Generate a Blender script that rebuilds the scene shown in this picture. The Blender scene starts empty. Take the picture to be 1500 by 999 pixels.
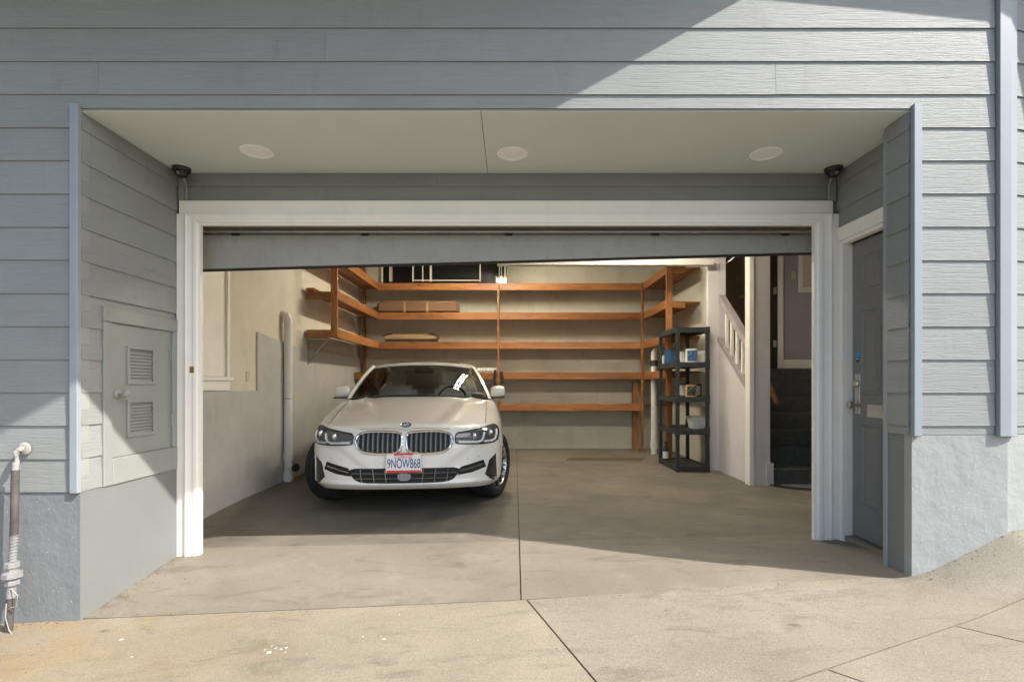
import bpy, bmesh, math, random
from mathutils import Vector, Matrix, geometry
from mathutils.bvhtree import BVHTree
random.seed(7)
R = math.radians
PI = math.pi
scene = bpy.context.scene
C = scene.collection

# ------------------------------------------------------------------ camera
EYE, F, HX, HY, DF = 1.19, 750.0, 750.0, 563.0, 2.93     # eye height, focal px, vanishing point px, metres to the facade
cam_d = bpy.data.cameras.new('camera')
cam_d.sensor_width = 36.0
cam_d.lens = 36.0 * F / 1500.0
cam_d.shift_y = (HY - 499.5) / 1500.0
cam_d.clip_start = 0.05
cam_d.clip_end = 2000
cam = bpy.data.objects.new('camera', cam_d)
cam.location = (0, -DF, EYE)
cam.rotation_euler = (R(90), 0, 0)
C.objects.link(cam)
scene.camera = cam

# ------------------------------------------------------------------ sky and sun
SUN = Vector((-0.935, 0.443, -1.0)).normalized()
w = bpy.data.worlds.new('World')
scene.world = w
w.use_nodes = True
nt = w.node_tree
bg = nt.nodes['Background']
sky = nt.nodes.new('ShaderNodeTexSky')
sky.sky_type = 'NISHITA'
sky.sun_disc = False
sky.sun_elevation = math.asin(-SUN.z)
sky.sun_rotation = math.atan2(-SUN.x, -SUN.y)
sky.air_density = 1.0
sky.dust_density = 2.0
sky.ozone_density = 1.0
nt.links.new(sky.outputs[0], bg.inputs[0])
bg.inputs[1].default_value = 0.125
sl = bpy.data.lights.new('sun', 'SUN')
sl.energy = 3.2
sl.angle = R(0.5)
sl.color = (1.0, 0.965, 0.90)
so = bpy.data.objects.new('sun', sl)
so.rotation_euler = SUN.to_track_quat('-Z', 'Y').to_euler()
so.location = (6, -8, 9)
C.objects.link(so)
scene.view_settings.view_transform = 'Standard'
scene.view_settings.look = 'None'
scene.view_settings.gamma = 1.0
scene.view_settings.exposure = 1.27

# ------------------------------------------------------------------ materials
MATS = {}
def nodes_of(name):
    m = bpy.data.materials.new(name); m.use_nodes = True
    n = m.node_tree.nodes; l = m.node_tree.links
    return m, n, l, n['Principled BSDF']

def add(n, t, **kw):
    x = n.new(t)
    for k, v in kw.items():
        setattr(x, k, v)
    return x

def coords(n, l, scale=(1, 1, 1), rnd=False):
    tc = add(n, 'ShaderNodeTexCoord')
    mp = add(n, 'ShaderNodeMapping')
    mp.inputs['Scale'].default_value = scale
    src = tc.outputs['Object']
    if rnd:
        oi = add(n, 'ShaderNodeObjectInfo')
        mu = add(n, 'ShaderNodeMath', operation='MULTIPLY'); mu.inputs[1].default_value = 37.0
        l.new(oi.outputs['Random'], mu.inputs[0])
        va = add(n, 'ShaderNodeVectorMath', operation='ADD')
        cb = add(n, 'ShaderNodeCombineXYZ')
        for i in range(3): l.new(mu.outputs[0], cb.inputs[i])
        l.new(src, va.inputs[0]); l.new(cb.outputs[0], va.inputs[1])
        src = va.outputs[0]
    l.new(src, mp.inputs['Vector'])
    return mp.outputs[0]

def noise(n, l, vec, scale, detail=4, rough=0.6, dist=0):
    t = add(n, 'ShaderNodeTexNoise')
    t.inputs['Scale'].default_value = scale; t.inputs['Detail'].default_value = detail
    t.inputs['Roughness'].default_value = rough; t.inputs['Distortion'].default_value = dist
    l.new(vec, t.inputs['Vector'])
    return t.outputs['Fac']

def ramp(n, l, fac, stops):
    r = add(n, 'ShaderNodeValToRGB')
    e = r.color_ramp.elements
    while len(e) > 1: e.remove(e[-1])
    e[0].position, e[0].color = stops[0][0], (*stops[0][1], 1)
    for p, c in stops[1:]:
        x = e.new(p); x.color = (*c, 1)
    l.new(fac, r.inputs[0])
    return r.outputs[0]

def g(v): return (v, v, v)

def mixc(n, l, fac, a, b, mode='MIX'):
    m = add(n, 'ShaderNodeMix', data_type='RGBA', blend_type=mode)
    for sock, v in ((m.inputs[0], fac), (m.inputs[6], a), (m.inputs[7], b)):
        if isinstance(v, (int, float)): sock.default_value = v
        elif isinstance(v, tuple): sock.default_value = (*v, 1)
        else: l.new(v, sock)
    return m.outputs[2]

def bump(n, l, b, h, strength, dist, prev=None):
    x = add(n, 'ShaderNodeBump')
    x.inputs['Strength'].default_value = strength; x.inputs['Distance'].default_value = dist
    l.new(h, x.inputs['Height'])
    if prev is not None: l.new(prev, x.inputs['Normal'])
    l.new(x.outputs[0], b.inputs['Normal'])
    return x.outputs[0]

def paint(name, col, rough=0.5, var=0.06, scale=3.0, bscale=60, bst=0.15, bdist=0.002, metallic=0.0, spec=0.5, dirt=0.0):
    """painted / plain surface with slight blotches, scuffs and relief"""
    m, n, l, b = nodes_of(name)
    v = coords(n, l)
    f = noise(n, l, v, scale, 6, 0.65)
    c = ramp(n, l, f, [(0.3, tuple(x * (1 - var) for x in col)), (0.7, tuple(min(1, x * (1 + var)) for x in col))])
    if dirt:
        d = noise(n, l, coords(n, l, (1, 1, 0.35)), scale * 2.3, 8, 0.75)
        c = mixc(n, l, ramp(n, l, d, [(0.52, g(0)), (0.75, g(dirt))]), c, tuple(x * 0.45 for x in col))
    l.new(c, b.inputs['Base Color'])
    b.inputs['Roughness'].default_value = rough
    b.inputs['Metallic'].default_value = metallic
    b.inputs['Specular IOR Level'].default_value = spec
    if bst: bump(n, l, b, noise(n, l, v, bscale, 3), bst, bdist)
    MATS[name] = m
    return m

def siding_mat(name, col):
    m, n, l, b = nodes_of(name)
    v = coords(n, l, (1, 1, 1), True)
    f = noise(n, l, v, 1.7, 5, 0.6)
    c = ramp(n, l, f, [(0.3, tuple(x * 0.94 for x in col)), (0.7, tuple(x * 1.05 for x in col))])
    spk = noise(n, l, v, 45, 2)
    c = mixc(n, l, ramp(n, l, spk, [(0.72, g(0)), (0.76, g(0.35))]), c, tuple(min(1, x * 1.35) for x in col))
    gv = coords(n, l, (1.6, 12, 34), True)
    gr = noise(n, l, gv, 3.2, 5, 0.62, 0.9)
    c = mixc(n, l, ramp(n, l, gr, [(0.36, g(0.22)), (0.47, g(0))]), c, tuple(x * 0.72 for x in col))
    st = noise(n, l, coords(n, l, (3.5, 1, 0.5), True), 2.4, 7, 0.7, 0.4)
    c = mixc(n, l, ramp(n, l, st, [(0.56, g(0)), (0.74, g(0.30))]), c, tuple(x * 0.66 for x in col))
    oi = add(n, 'ShaderNodeObjectInfo')
    c = mixc(n, l, 1.0, c, ramp(n, l, oi.outputs['Random'], [(0.0, g(0.93)), (1.0, g(1.0))]), 'MULTIPLY')
    l.new(c, b.inputs['Base Color'])
    b.inputs['Roughness'].default_value = 0.55
    b.inputs['Specular IOR Level'].default_value = 0.35
    bump(n, l, b, ramp(n, l, gr, [(0.3, g(0)), (0.55, g(1))]), 0.42, 0.003)
    MATS[name] = m
    return m

def stucco_mat(name, col, bs=0.5):
    m, n, l, b = nodes_of(name)
    v = coords(n, l)
    c = ramp(n, l, noise(n, l, v, 2.2, 6, 0.65), [(0.3, tuple(x * 0.9 for x in col)), (0.7, tuple(x * 1.07 for x in col))])
    c = mixc(n, l, ramp(n, l, noise(n, l, v, 70, 2), [(0.70, g(0)), (0.74, g(0.6))]), c, (0.62, 0.62, 0.60))
    l.new(c, b.inputs['Base Color'])
    b.inputs['Roughness'].default_value = 0.7
    h = noise(n, l, coords(n, l, (1, 1, 0.55)), 26, 6, 0.7, 0.5)
    p = bump(n, l, b, h, bs, 0.012)
    bump(n, l, b, noise(n, l, v, 8, 3), 0.35, 0.02, p)
    MATS[name] = m
    return m

def concrete_mat(name, cols, grain=0.3, stain=None, stain_at=None, rough=0.8, dark=0.25, speck=0.5, crack=0.10):
    m, n, l, b = nodes_of(name)
    v = coords(n, l)
    f = noise(n, l, v, 1.1, 9, 0.62, 0.6)
    c = ramp(n, l, f, [(0.28, cols[0]), (0.5, cols[1]), (0.72, cols[2])])
    st = noise(n, l, coords(n, l, (0.7, 2.2, 1)), 2.6, 8, 0.7, 1.2)
    c = mixc(n, l, ramp(n, l, st, [(0.53, g(0)), (0.68, g(dark))]), c, tuple(x * 0.42 for x in cols[0]))
    lt = noise(n, l, coords(n, l, (1.0, 1.6, 1)), 1.7, 7, 0.66, 0.8)
    c = mixc(n, l, ramp(n, l, lt, [(0.55, g(0)), (0.72, g(0.38))]), c, tuple(min(1, x * 1.35) for x in cols[2]))
    if stain:
        sv = add(n, 'ShaderNodeMapping'); tc = add(n, 'ShaderNodeTexCoord')
        sv.inputs['Location'].default_value = (-stain_at[0], -stain_at[1], 0)
        l.new(tc.outputs['Object'], sv.inputs['Vector'])
        ln = add(n, 'ShaderNodeVectorMath', operation='LENGTH'); l.new(sv.outputs[0], ln.inputs[0])
        mr = add(n, 'ShaderNodeMapRange'); l.new(ln.outputs['Value'], mr.inputs[0])
        mr.inputs[1].default_value = 0.0; mr.inputs[2].default_value = stain_at[2]
        mr.inputs[3].default_value = 1.0; mr.inputs[4].default_value = 0.0
        mu = add(n, 'ShaderNodeMath', operation='MULTIPLY')
        l.new(mr.outputs[0], mu.inputs[0])
        l.new(ramp(n, l, noise(n, l, v, 3.0, 7, 0.7), [(0.35, g(0)), (0.62, g(1.0))]), mu.inputs[1])
        c = mixc(n, l, mu.outputs[0], c, stain)
    sp = noise(n, l, v, 260, 2, 0.5)
    c = mixc(n, l, ramp(n, l, sp, [(0.32, g(speck)), (0.45, g(0))]), c, tuple(x * 0.5 for x in cols[0]))
    c = mixc(n, l, ramp(n, l, sp, [(0.58, g(0)), (0.70, g(speck * 0.6))]), c, tuple(min(1, x * 1.5) for x in cols[2]))
    s2 = noise(n, l, v, 95, 3, 0.6)
    c = mixc(n, l, ramp(n, l, s2, [(0.30, g(speck * 0.75)), (0.46, g(0))]), c, tuple(x * 0.55 for x in cols[0]))
    c = mixc(n, l, ramp(n, l, s2, [(0.56, g(0)), (0.72, g(speck * 0.55))]), c, tuple(min(1, x * 1.4) for x in cols[2]))
    dr = add(n, 'ShaderNodeTexVoronoi'); dr.inputs['Scale'].default_value = 2.3; dr.inputs['Randomness'].default_value = 1.0
    wv = add(n, 'ShaderNodeVectorMath', operation='ADD')
    wn_ = add(n, 'ShaderNodeTexNoise'); wn_.inputs['Scale'].default_value = 22; wn_.inputs['Detail'].default_value = 3
    l.new(v, wn_.inputs['Vector'])
    ws = add(n, 'ShaderNodeVectorMath', operation='SCALE'); ws.inputs['Scale'].default_value = 0.05
    l.new(wn_.outputs['Color'], ws.inputs[0]); l.new(v, wv.inputs[0]); l.new(ws.outputs[0], wv.inputs[1]); l.new(wv.outputs[0], dr.inputs['Vector'])
    c = mixc(n, l, ramp(n, l, dr.outputs['Distance'], [(0.020, g(0.6)), (0.07, g(0.0))]), c, tuple(x * 0.32 for x in cols[0]))
    ck = add(n, 'ShaderNodeTexVoronoi', feature='DISTANCE_TO_EDGE'); ck.inputs['Scale'].default_value = 0.55
    wv2 = add(n, 'ShaderNodeVectorMath', operation='ADD'); ws2 = add(n, 'ShaderNodeVectorMath', operation='SCALE'); ws2.inputs['Scale'].default_value = 0.35
    wn2 = add(n, 'ShaderNodeTexNoise'); wn2.inputs['Scale'].default_value = 3.5; wn2.inputs['Detail'].default_value = 6
    l.new(v, wn2.inputs['Vector']); l.new(wn2.outputs['Color'], ws2.inputs[0]); l.new(v, wv2.inputs[0]); l.new(ws2.outputs[0], wv2.inputs[1]); l.new(wv2.outputs[0], ck.inputs['Vector'])
    c = mixc(n, l, ramp(n, l, ck.outputs['Distance'], [(0.0, g(crack)), (0.0026, g(0.0))]), c, tuple(x * 0.30 for x in cols[0]))
    l.new(c, b.inputs['Base Color'])
    b.inputs['Roughness'].default_value = rough
    b.inputs['Specular IOR Level'].default_value = 0.3
    p = bump(n, l, b, noise(n, l, v, 190, 3, 0.6), grain, 0.003)
    bump(n, l, b, noise(n, l, v, 14, 4), 0.15, 0.01, p)
    MATS[name] = m
    return m

def wood_mat(name, a, bcol, dk):
    m, n, l, b = nodes_of(name)
    v = coords(n, l, (1.2, 14, 14), True)
    gr = noise(n, l, v, 2.2, 6, 0.65, 0.8)
    c = ramp(n, l, gr, [(0.3, dk), (0.48, a), (0.7, bcol)])
    oi = add(n, 'ShaderNodeObjectInfo')
    c = mixc(n, l, 1.0, c, ramp(n, l, oi.outputs['Random'], [(0.0, (0.66, 0.62, 0.58)), (1.0, (1.0, 1.0, 1.0))]), 'MULTIPLY')
    du = noise(n, l, coords(n, l, (1, 1, 1), True), 6, 6, 0.7)
    c = mixc(n, l, ramp(n, l, du, [(0.5, g(0)), (0.72, g(0.35))]), c, (0.20, 0.15, 0.10))
    kn = add(n, 'ShaderNodeTexVoronoi'); kn.inputs['Scale'].default_value = 2.6
    l.new(coords(n, l, (0.8, 3.0, 3.0), True), kn.inputs['Vector'])
    c = mixc(n, l, ramp(n, l, kn.outputs['Distance'], [(0.03, g(0.85)), (0.13, g(0))]), c, tuple(x * 0.16 for x in a))
    l.new(c, b.inputs['Base Color'])
    b.inputs['Roughness'].default_value = 0.5
    bump(n, l, b, gr, 0.25, 0.002)
    MATS[name] = m
    return m

def simple(name, col, rough=0.5, metallic=0.0, coat=0.0, spec=0.5, emit=None, estr=0.0, var=0.08, vscale=20):
    m, n, l, b = nodes_of(name)
    f = noise(n, l, coords(n, l), vscale, 3)
    l.new(ramp(n, l, f, [(0.35, tuple(x * (1 - var) for x in col)), (0.65, tuple(min(1, x * (1 + var)) for x in col))]), b.inputs['Base Color'])
    b.inputs['Roughness'].default_value = rough
    b.inputs['Metallic'].default_value = metallic
    b.inputs['Coat Weight'].default_value = coat
    b.inputs['Coat Roughness'].default_value = 0.04
    b.inputs['Specular IOR Level'].default_value = spec
    if emit:
        b.inputs['Emission Color'].default_value = (*emit, 1)
        b.inputs['Emission Strength'].default_value = estr
    MATS[name] = m
    return m

def glass_mat(name, tint, gloss_ior=1.5):
    m = bpy.data.materials.new(name); m.use_nodes = True
    n = m.node_tree.nodes; l = m.node_tree.links
    n.clear()
    o = add(n, 'ShaderNodeOutputMaterial'); mx = add(n, 'ShaderNodeMixShader')
    tr = add(n, 'ShaderNodeBsdfTransparent'); tr.inputs[0].default_value = (*tint, 1)
    gl = add(n, 'ShaderNodeBsdfGlossy'); gl.inputs['Roughness'].default_value = 0.015
    fr = add(n, 'ShaderNodeFresnel'); fr.inputs[0].default_value = gloss_ior
    l.new(fr.outputs[0], mx.inputs[0]); l.new(tr.outputs[0], mx.inputs[1]); l.new(gl.outputs[0], mx.inputs[2])
    l.new(mx.outputs[0], o.inputs[0])
    MATS[name] = m
    return m

PAINT = (0.282, 0.290, 0.280)
siding_mat('siding', PAINT)
paint('wall_backing', (0.30, 0.305, 0.29), 0.7)
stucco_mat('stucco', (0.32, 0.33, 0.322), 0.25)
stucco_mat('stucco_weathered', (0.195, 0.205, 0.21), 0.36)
paint('smooth_foundation', (0.185, 0.19, 0.185), 0.6, 0.05, 2.5, 90, 0.2, 0.003)
paint('trim_grey', (0.29, 0.318, 0.345), 0.45, 0.05, 2.5, 70, 0.12)
paint('soffit_paint', (0.67, 0.71, 0.675), 0.6, 0.035, 1.3, 120, 0.06)
paint('white_trim', (0.88, 0.83, 0.75), 0.42, 0.03, 4, 50, 0.10, 0.002, dirt=0.12)
paint('access_paint', (0.265, 0.28, 0.262), 0.45, 0.05, 3, 60, 0.12)
paint('entry_paint', (0.195, 0.19, 0.185), 0.4, 0.06, 3, 60, 0.08)
paint('garage_door_paint', (0.34, 0.325, 0.29), 0.5, 0.07, 5, 120, 0.15, dirt=0.35)
paint('dark_metal', (0.05, 0.05, 0.05), 0.5, 0.2, 9, 60, 0.1, metallic=0.6)
paint('steel', (0.45, 0.44, 0.42), 0.35, 0.15, 9, 60, 0.1, metallic=0.9)
paint('brushed_nickel', (0.62, 0.58, 0.52), 0.28, 0.06, 9, 120, 0.05, metallic=1.0)
paint('camera_black', (0.035, 0.033, 0.03), 0.3, 0.1, 9, 60, 0.0)
paint('lamp_lens_white', (0.92, 0.92, 0.90), 0.4, 0.01, 9, 60, 0.0)
paint('lamp_ring', (0.97, 0.97, 0.97), 0.4, 0.01, 9, 60, 0.0)
paint('lamp_white', (0.84, 0.81, 0.77), 0.5, 0.03, 9, 60, 0.0)
paint('cream_wall', (0.66, 0.60, 0.49), 0.75, 0.06, 2.2, 40, 0.12, dirt=0.22)
paint('concrete_wall', (0.46, 0.44, 0.41), 0.8, 0.1, 2.6, 34, 0.35, 0.006, dirt=0.3)
paint('back_wall_paint', (0.56, 0.54, 0.45), 0.8, 0.09, 1.6, 30, 0.25, 0.005, dirt=0.4)
paint('stair_wall_paint', (0.66, 0.61, 0.61), 0.7, 0.05, 2.2, 40, 0.12, dirt=0.25)
paint('mauve_wall', (0.36, 0.33, 0.34), 0.75, 0.06, 2.2, 40, 0.12)
paint('rail_mauve', (0.33, 0.29, 0.29), 0.5, 0.06, 5, 40, 0.1)
paint('ceiling_paint', (0.62, 0.58, 0.52), 0.8, 0.05, 2, 40, 0.1)
paint('brown_door', (0.17, 0.10, 0.05), 0.45, 0.15, 4, 60, 0.1)
paint('pipe_white', (0.72, 0.70, 0.66), 0.4, 0.05, 6, 60, 0.05, dirt=0.3)
paint('pipe_rust', (0.088, 0.078, 0.07), 0.75, 0.35, 12, 90, 0.5, 0.004, dirt=0.6)
paint('pipe_grey', (0.26, 0.25, 0.25), 0.6, 0.18, 14, 60, 0.4, 0.004, dirt=0.5)
paint('pipe_elbow', (0.36, 0.34, 0.31), 0.6, 0.2, 30, 60, 0.3, 0.003, dirt=0.8)
paint('black_plastic', (0.022, 0.026, 0.026), 0.5, 0.2, 10, 120, 0.2)
paint('carpet', (0.082, 0.086, 0.085), 0.95, 0.25, 25, 320, 0.9, 0.006, spec=0.1)
paint('rust_patch', (0.10, 0.062, 0.035), 0.8, 0.4, 9, 60, 0.3)
paint('joint_dirt', (0.055, 0.048, 0.038), 0.95, 0.3, 20, 90, 0.4)
paint('asphalt', (0.055, 0.055, 0.055), 0.9, 0.2, 3, 140, 0.5, 0.006)
paint('cardboard', (0.21, 0.115, 0.062), 0.75, 0.12, 5, 60, 0.1)
paint('tray_wood', (0.40, 0.26, 0.14), 0.55, 0.15, 5, 60, 0.1)
paint('handle_dark', (0.03, 0.022, 0.016), 0.6, 0.2, 5, 60, 0.1)
paint('bag_plastic', (0.55, 0.54, 0.52), 0.4, 0.2, 14, 60, 0.3)
paint('can_white', (0.68, 0.68, 0.66), 0.35, 0.06, 14, 60, 0.0)
paint('can_blue', (0.03, 0.085, 0.19), 0.35, 0.15, 14, 60, 0.0)
paint('can_tan', (0.50, 0.32, 0.12), 0.35, 0.08, 14, 60, 0.0)
paint('can_black', (0.025, 0.025, 0.03), 0.35, 0.1, 14, 60, 0.0)
paint('mat_rubber', (0.03, 0.032, 0.034), 0.85, 0.2, 14, 90, 0.3)
paint('paint_splash', (0.55, 0.54, 0.51), 0.7, 0.05, 14, 90, 0.1)
paint('brass', (0.45, 0.30, 0.08), 0.35, 0.1, 14, 90, 0.05, metallic=0.9)
paint('switch_plate', (0.55, 0.48, 0.32), 0.5, 0.04, 14, 90, 0.0)
concrete_mat('shaded_garage_concrete', [(0.115, 0.101, 0.079), (0.165, 0.147, 0.115), (0.215, 0.191, 0.15)], 0.15, rough=0.62, dark=0.45, speck=0.18)  # kept darker than the apron: indoor shade put into the floor colour
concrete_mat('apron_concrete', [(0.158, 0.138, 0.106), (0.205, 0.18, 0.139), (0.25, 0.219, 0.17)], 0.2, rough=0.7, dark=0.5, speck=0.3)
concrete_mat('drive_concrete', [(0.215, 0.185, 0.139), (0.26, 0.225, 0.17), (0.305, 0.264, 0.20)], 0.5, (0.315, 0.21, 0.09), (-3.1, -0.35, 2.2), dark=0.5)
concrete_mat('walk_concrete', [(0.205, 0.178, 0.135), (0.248, 0.217, 0.166), (0.285, 0.251, 0.195)], 0.6, dark=0.48, speck=0.6)
concrete_mat('pavement_concrete', [(0.215, 0.185, 0.139), (0.25, 0.219, 0.167), (0.28, 0.246, 0.19)], 0.45, dark=0.25, speck=0.6)
wood_mat('shelf_wood', (0.33, 0.125, 0.032), (0.43, 0.185, 0.052), (0.15, 0.05, 0.013))
wood_mat('rail_wood', (0.36, 0.15, 0.06), (0.46, 0.21, 0.09), (0.22, 0.08, 0.03))
simple('car_white', (0.80, 0.775, 0.72), 0.3, 0.0, 1.0, var=0.01)
simple('car_black', (0.012, 0.012, 0.013), 0.35, 0, 0.3)
simple('car_dark', (0.006, 0.006, 0.006), 0.7)
simple('chrome', (0.72, 0.71, 0.69), 0.12, 1.0, var=0.02)
simple('grille_slat', (0.26, 0.255, 0.245), 0.38, 0.8)
simple('lamp_housing', (0.20, 0.20, 0.20), 0.25, 0.6, 0.6)
simple('dash_dark', (0.03, 0.03, 0.03), 0.6)
simple('drl_white', (0.93, 0.93, 0.92), 0.25, 0.0, 0.5)
simple('rubber', (0.018, 0.018, 0.018), 0.75)
simple('alloy', (0.50, 0.50, 0.51), 0.25, 0.95)
simple('alloy_black', (0.03, 0.03, 0.032), 0.25, 0.4, 0.6)
simple('seat_leather', (0.82, 0.79, 0.72), 0.55)
simple('plate_white', (0.78, 0.77, 0.74), 0.4, var=0.02)
simple('plate_red', (0.62, 0.05, 0.05), 0.4, var=0.05)
simple('plate_blue', (0.03, 0.06, 0.22), 0.4, var=0.05)
simple('emblem_blue', (0.02, 0.17, 0.50), 0.25, 0, 0.6)
simple('emblem_white', (0.80, 0.80, 0.80), 0.25, 0, 0.6)
simple('sticker_blue', (0.02, 0.32, 0.72), 0.4)
simple('window_dark', (0.006, 0.007, 0.009), 0.08, var=0.1)
simple('tube_light', (0.9, 0.85, 0.7), 0.5, emit=(1.0, 0.93, 0.75), estr=88.0, var=0.0)
glass_mat('windscreen', (0.86, 0.90, 0.88), 1.30)
simple('tube_light_dim', (0.9, 0.85, 0.7), 0.5, emit=(1.0, 0.93, 0.78), estr=55.0, var=0.0)
glass_mat('tinted_glass', (0.16, 0.17, 0.17), 1.4)
glass_mat('lamp_lens', (0.95, 0.95, 0.95), 1.25)

# ------------------------------------------------------------------ helpers
ORG = {}
def tag(o, label=None, cat=None, group=None, kind=None):
    if label: o['label'] = label
    if cat: o['category'] = cat
    if group: o['group'] = group
    if kind: o['kind'] = kind
    return o

def root(name, loc, label, cat, group=None, rz=0.0):
    o = bpy.data.objects.new(name, None)
    o.location = loc; o.rotation_euler = (0, 0, rz)
    o.empty_display_size = 0.1
    C.objects.link(o)
    ORG[o.name] = Vector((0, 0, 0)) if rz else Vector(loc)
    return tag(o, label, cat, group)

class MB:
    def __init__(self):
        self.v, self.f, self.m = [], [], []
    def raw(self, V, Fs, mi=0):
        k = len(self.v)
        self.v += [Vector(p) for p in V]
        self.f += [tuple(i + k for i in q) for q in Fs]
        self.m += [mi] * len(Fs)
        return self
    def box(self, x0, x1, y0, y1, z0, z1, mi=0):
        V = [(x, y, z) for z in (z0, z1) for y in (y0, y1) for x in (x0, x1)]
        return self.raw(V, [(0, 2, 3, 1), (4, 5, 7, 6), (0, 1, 5, 4), (2, 6, 7, 3), (0, 4, 6, 2), (1, 3, 7, 5)], mi)
    def prism(self, poly, axis, a, b, mi=0):
        """poly: 2-D points; axis 'x','y','z' is the extrusion axis"""
        def P(p, t):
            return {'x': (t, p[0], p[1]), 'y': (p[0], t, p[1]), 'z': (p[0], p[1], t)}[axis]
        n = len(poly)
        V = [P(p, a) for p in poly] + [P(p, b) for p in poly]
        Fs = [tuple(range(n))[::-1], tuple(range(n, 2 * n))] + [(i, (i + 1) % n, n + (i + 1) % n, n + i) for i in range(n)]
        return self.raw(V, Fs, mi)
    def lathe(self, prof, n=24, M=None, mi=0):
        """prof: (r, z) pairs about local Z"""
        V, Fs = [], []
        k = len(prof)
        for i in range(n):
            a = 2 * PI * i / n
            V += [(r * math.cos(a), r * math.sin(a), z) for r, z in prof]
        for i in range(n):
            j = (i + 1) % n
            for q in range(k - 1):
                Fs.append((i * k + q, j * k + q, j * k + q + 1, i * k + q + 1))
        if prof[0][0] > 1e-6: Fs.append(tuple(i * k for i in range(n))[::-1])
        if prof[-1][0] > 1e-6: Fs.append(tuple(i * k + k - 1 for i in range(n)))
        if M is not None: V = [M @ Vector(p) for p in V]
        return self.raw(V, Fs, mi)
    def tube(self, path, r, n=8, closed=False, mi=0):
        P = [Vector(p) for p in path]
        N = len(P)
        rr = r if isinstance(r, (list, tuple)) else [r] * N
        V, Fs = [], []
        up = Vector((0.123, 0.317, 0.94)).normalized()
        for i in range(N):
            if closed: t = P[(i + 1) % N] - P[i - 1]
            else: t = P[min(N - 1, i + 1)] - P[max(0, i - 1)]
            t.normalize()
            a = t.cross(up)
            if a.length < 0.05: a = t.cross(Vector((1, 0, 0)))
            a.normalize(); b = t.cross(a)
            for q in range(n):
                th = 2 * PI * q / n
                V.append(P[i] + (a * math.cos(th) + b * math.sin(th)) * rr[i])
        for i in range(N if closed else N - 1):
            j = (i + 1) % N
            for q in range(n):
                s = (q + 1) % n
                Fs.append((i * n + q, i * n + s, j * n + s, j * n + q))
        if not closed:
            Fs.append(tuple(range(n))[::-1]); Fs.append(tuple(range((N - 1) * n, N * n)))
        return self.raw(V, Fs, mi)
    def grid(self, fn, nu, nv, mi=0):
        V = [fn(i / nu, j / nv) for j in range(nv + 1) for i in range(nu + 1)]
        Fs = [(j * (nu + 1) + i, j * (nu + 1) + i + 1, (j + 1) * (nu + 1) + i + 1, (j + 1) * (nu + 1) + i) for j in range(nv) for i in range(nu)]
        return self.raw(V, Fs, mi)
    def build(self, name, mats, parent=None, smooth=False, bevel=0.0, seg=1, recalc=True, angle=40, thick=0.0):
        org = ORG.get(parent.name, Vector()) if parent else Vector()
        me = bpy.data.meshes.new(name)
        me.from_pydata([tuple(p - org) for p in self.v], [], self.f)
        if not isinstance(mats, (list, tuple)): mats = [mats]
        for k in mats: me.materials.append(MATS[k])
        me.polygons.foreach_set('material_index', self.m)
        if recalc or bevel or thick:
            bm = bmesh.new(); bm.from_mesh(me)
            if recalc: bmesh.ops.recalc_face_normals(bm, faces=bm.faces)
            if thick: bmesh.ops.solidify(bm, geom=bm.faces[:], thickness=thick)
            if bevel:
                bmesh.ops.bevel(bm, geom=[e for e in bm.edges if e.is_manifold and e.calc_face_angle(0) > R(35)], offset=bevel, segments=seg, affect='EDGES', clamp_overlap=True)
            bm.to_mesh(me); bm.free()
        if smooth:
            me.polygons.foreach_set('use_smooth', [True] * len(me.polygons))
            me.set_sharp_from_angle(angle=R(angle))
        me.update()
        o = bpy.data.objects.new(name, me)
        C.objects.link(o)
        if parent:
            o.parent = parent
            ORG[o.name] = org
        return o

def beam(name, p0, p1, wy, hz, mat, parent, bevel=0.003, roll=0.0, shape=None):
    """a board from p0 to p1: local X along it, wy across, hz high, centred; keeps its own local frame for the grain"""
    p0, p1 = Vector(p0), Vector(p1)
    L = (p1 - p0).length
    x = (p1 - p0).normalized()
    up = Vector((0, 0, 1)) if abs(x.z) < 0.95 else Vector((0, 1, 0))
    y = up.cross(x).normalized(); z = x.cross(y)
    M = Matrix((x, y, z)).transposed().to_4x4()
    m = MB()
    if shape: m.prism(shape, 'x', 0, L)
    else: m.box(0, L, -wy / 2, wy / 2, -hz / 2, hz / 2)
    par = parent
    o = m.build(name, mat, None, bevel=bevel)
    org = ORG.get(par.name, Vector()) if par else Vector()
    o.matrix_local = Matrix.Translation(p0 - org) @ M @ Matrix.Rotation(roll, 4, 'X')
    if par:
        o.parent = par
        o.matrix_parent_inverse = Matrix()
    return o

def X(px, d): return (px - HX) * d / F
def Z(py, d): return EYE + (HY - py) * d / F
def Y(d): return d - DF

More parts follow.
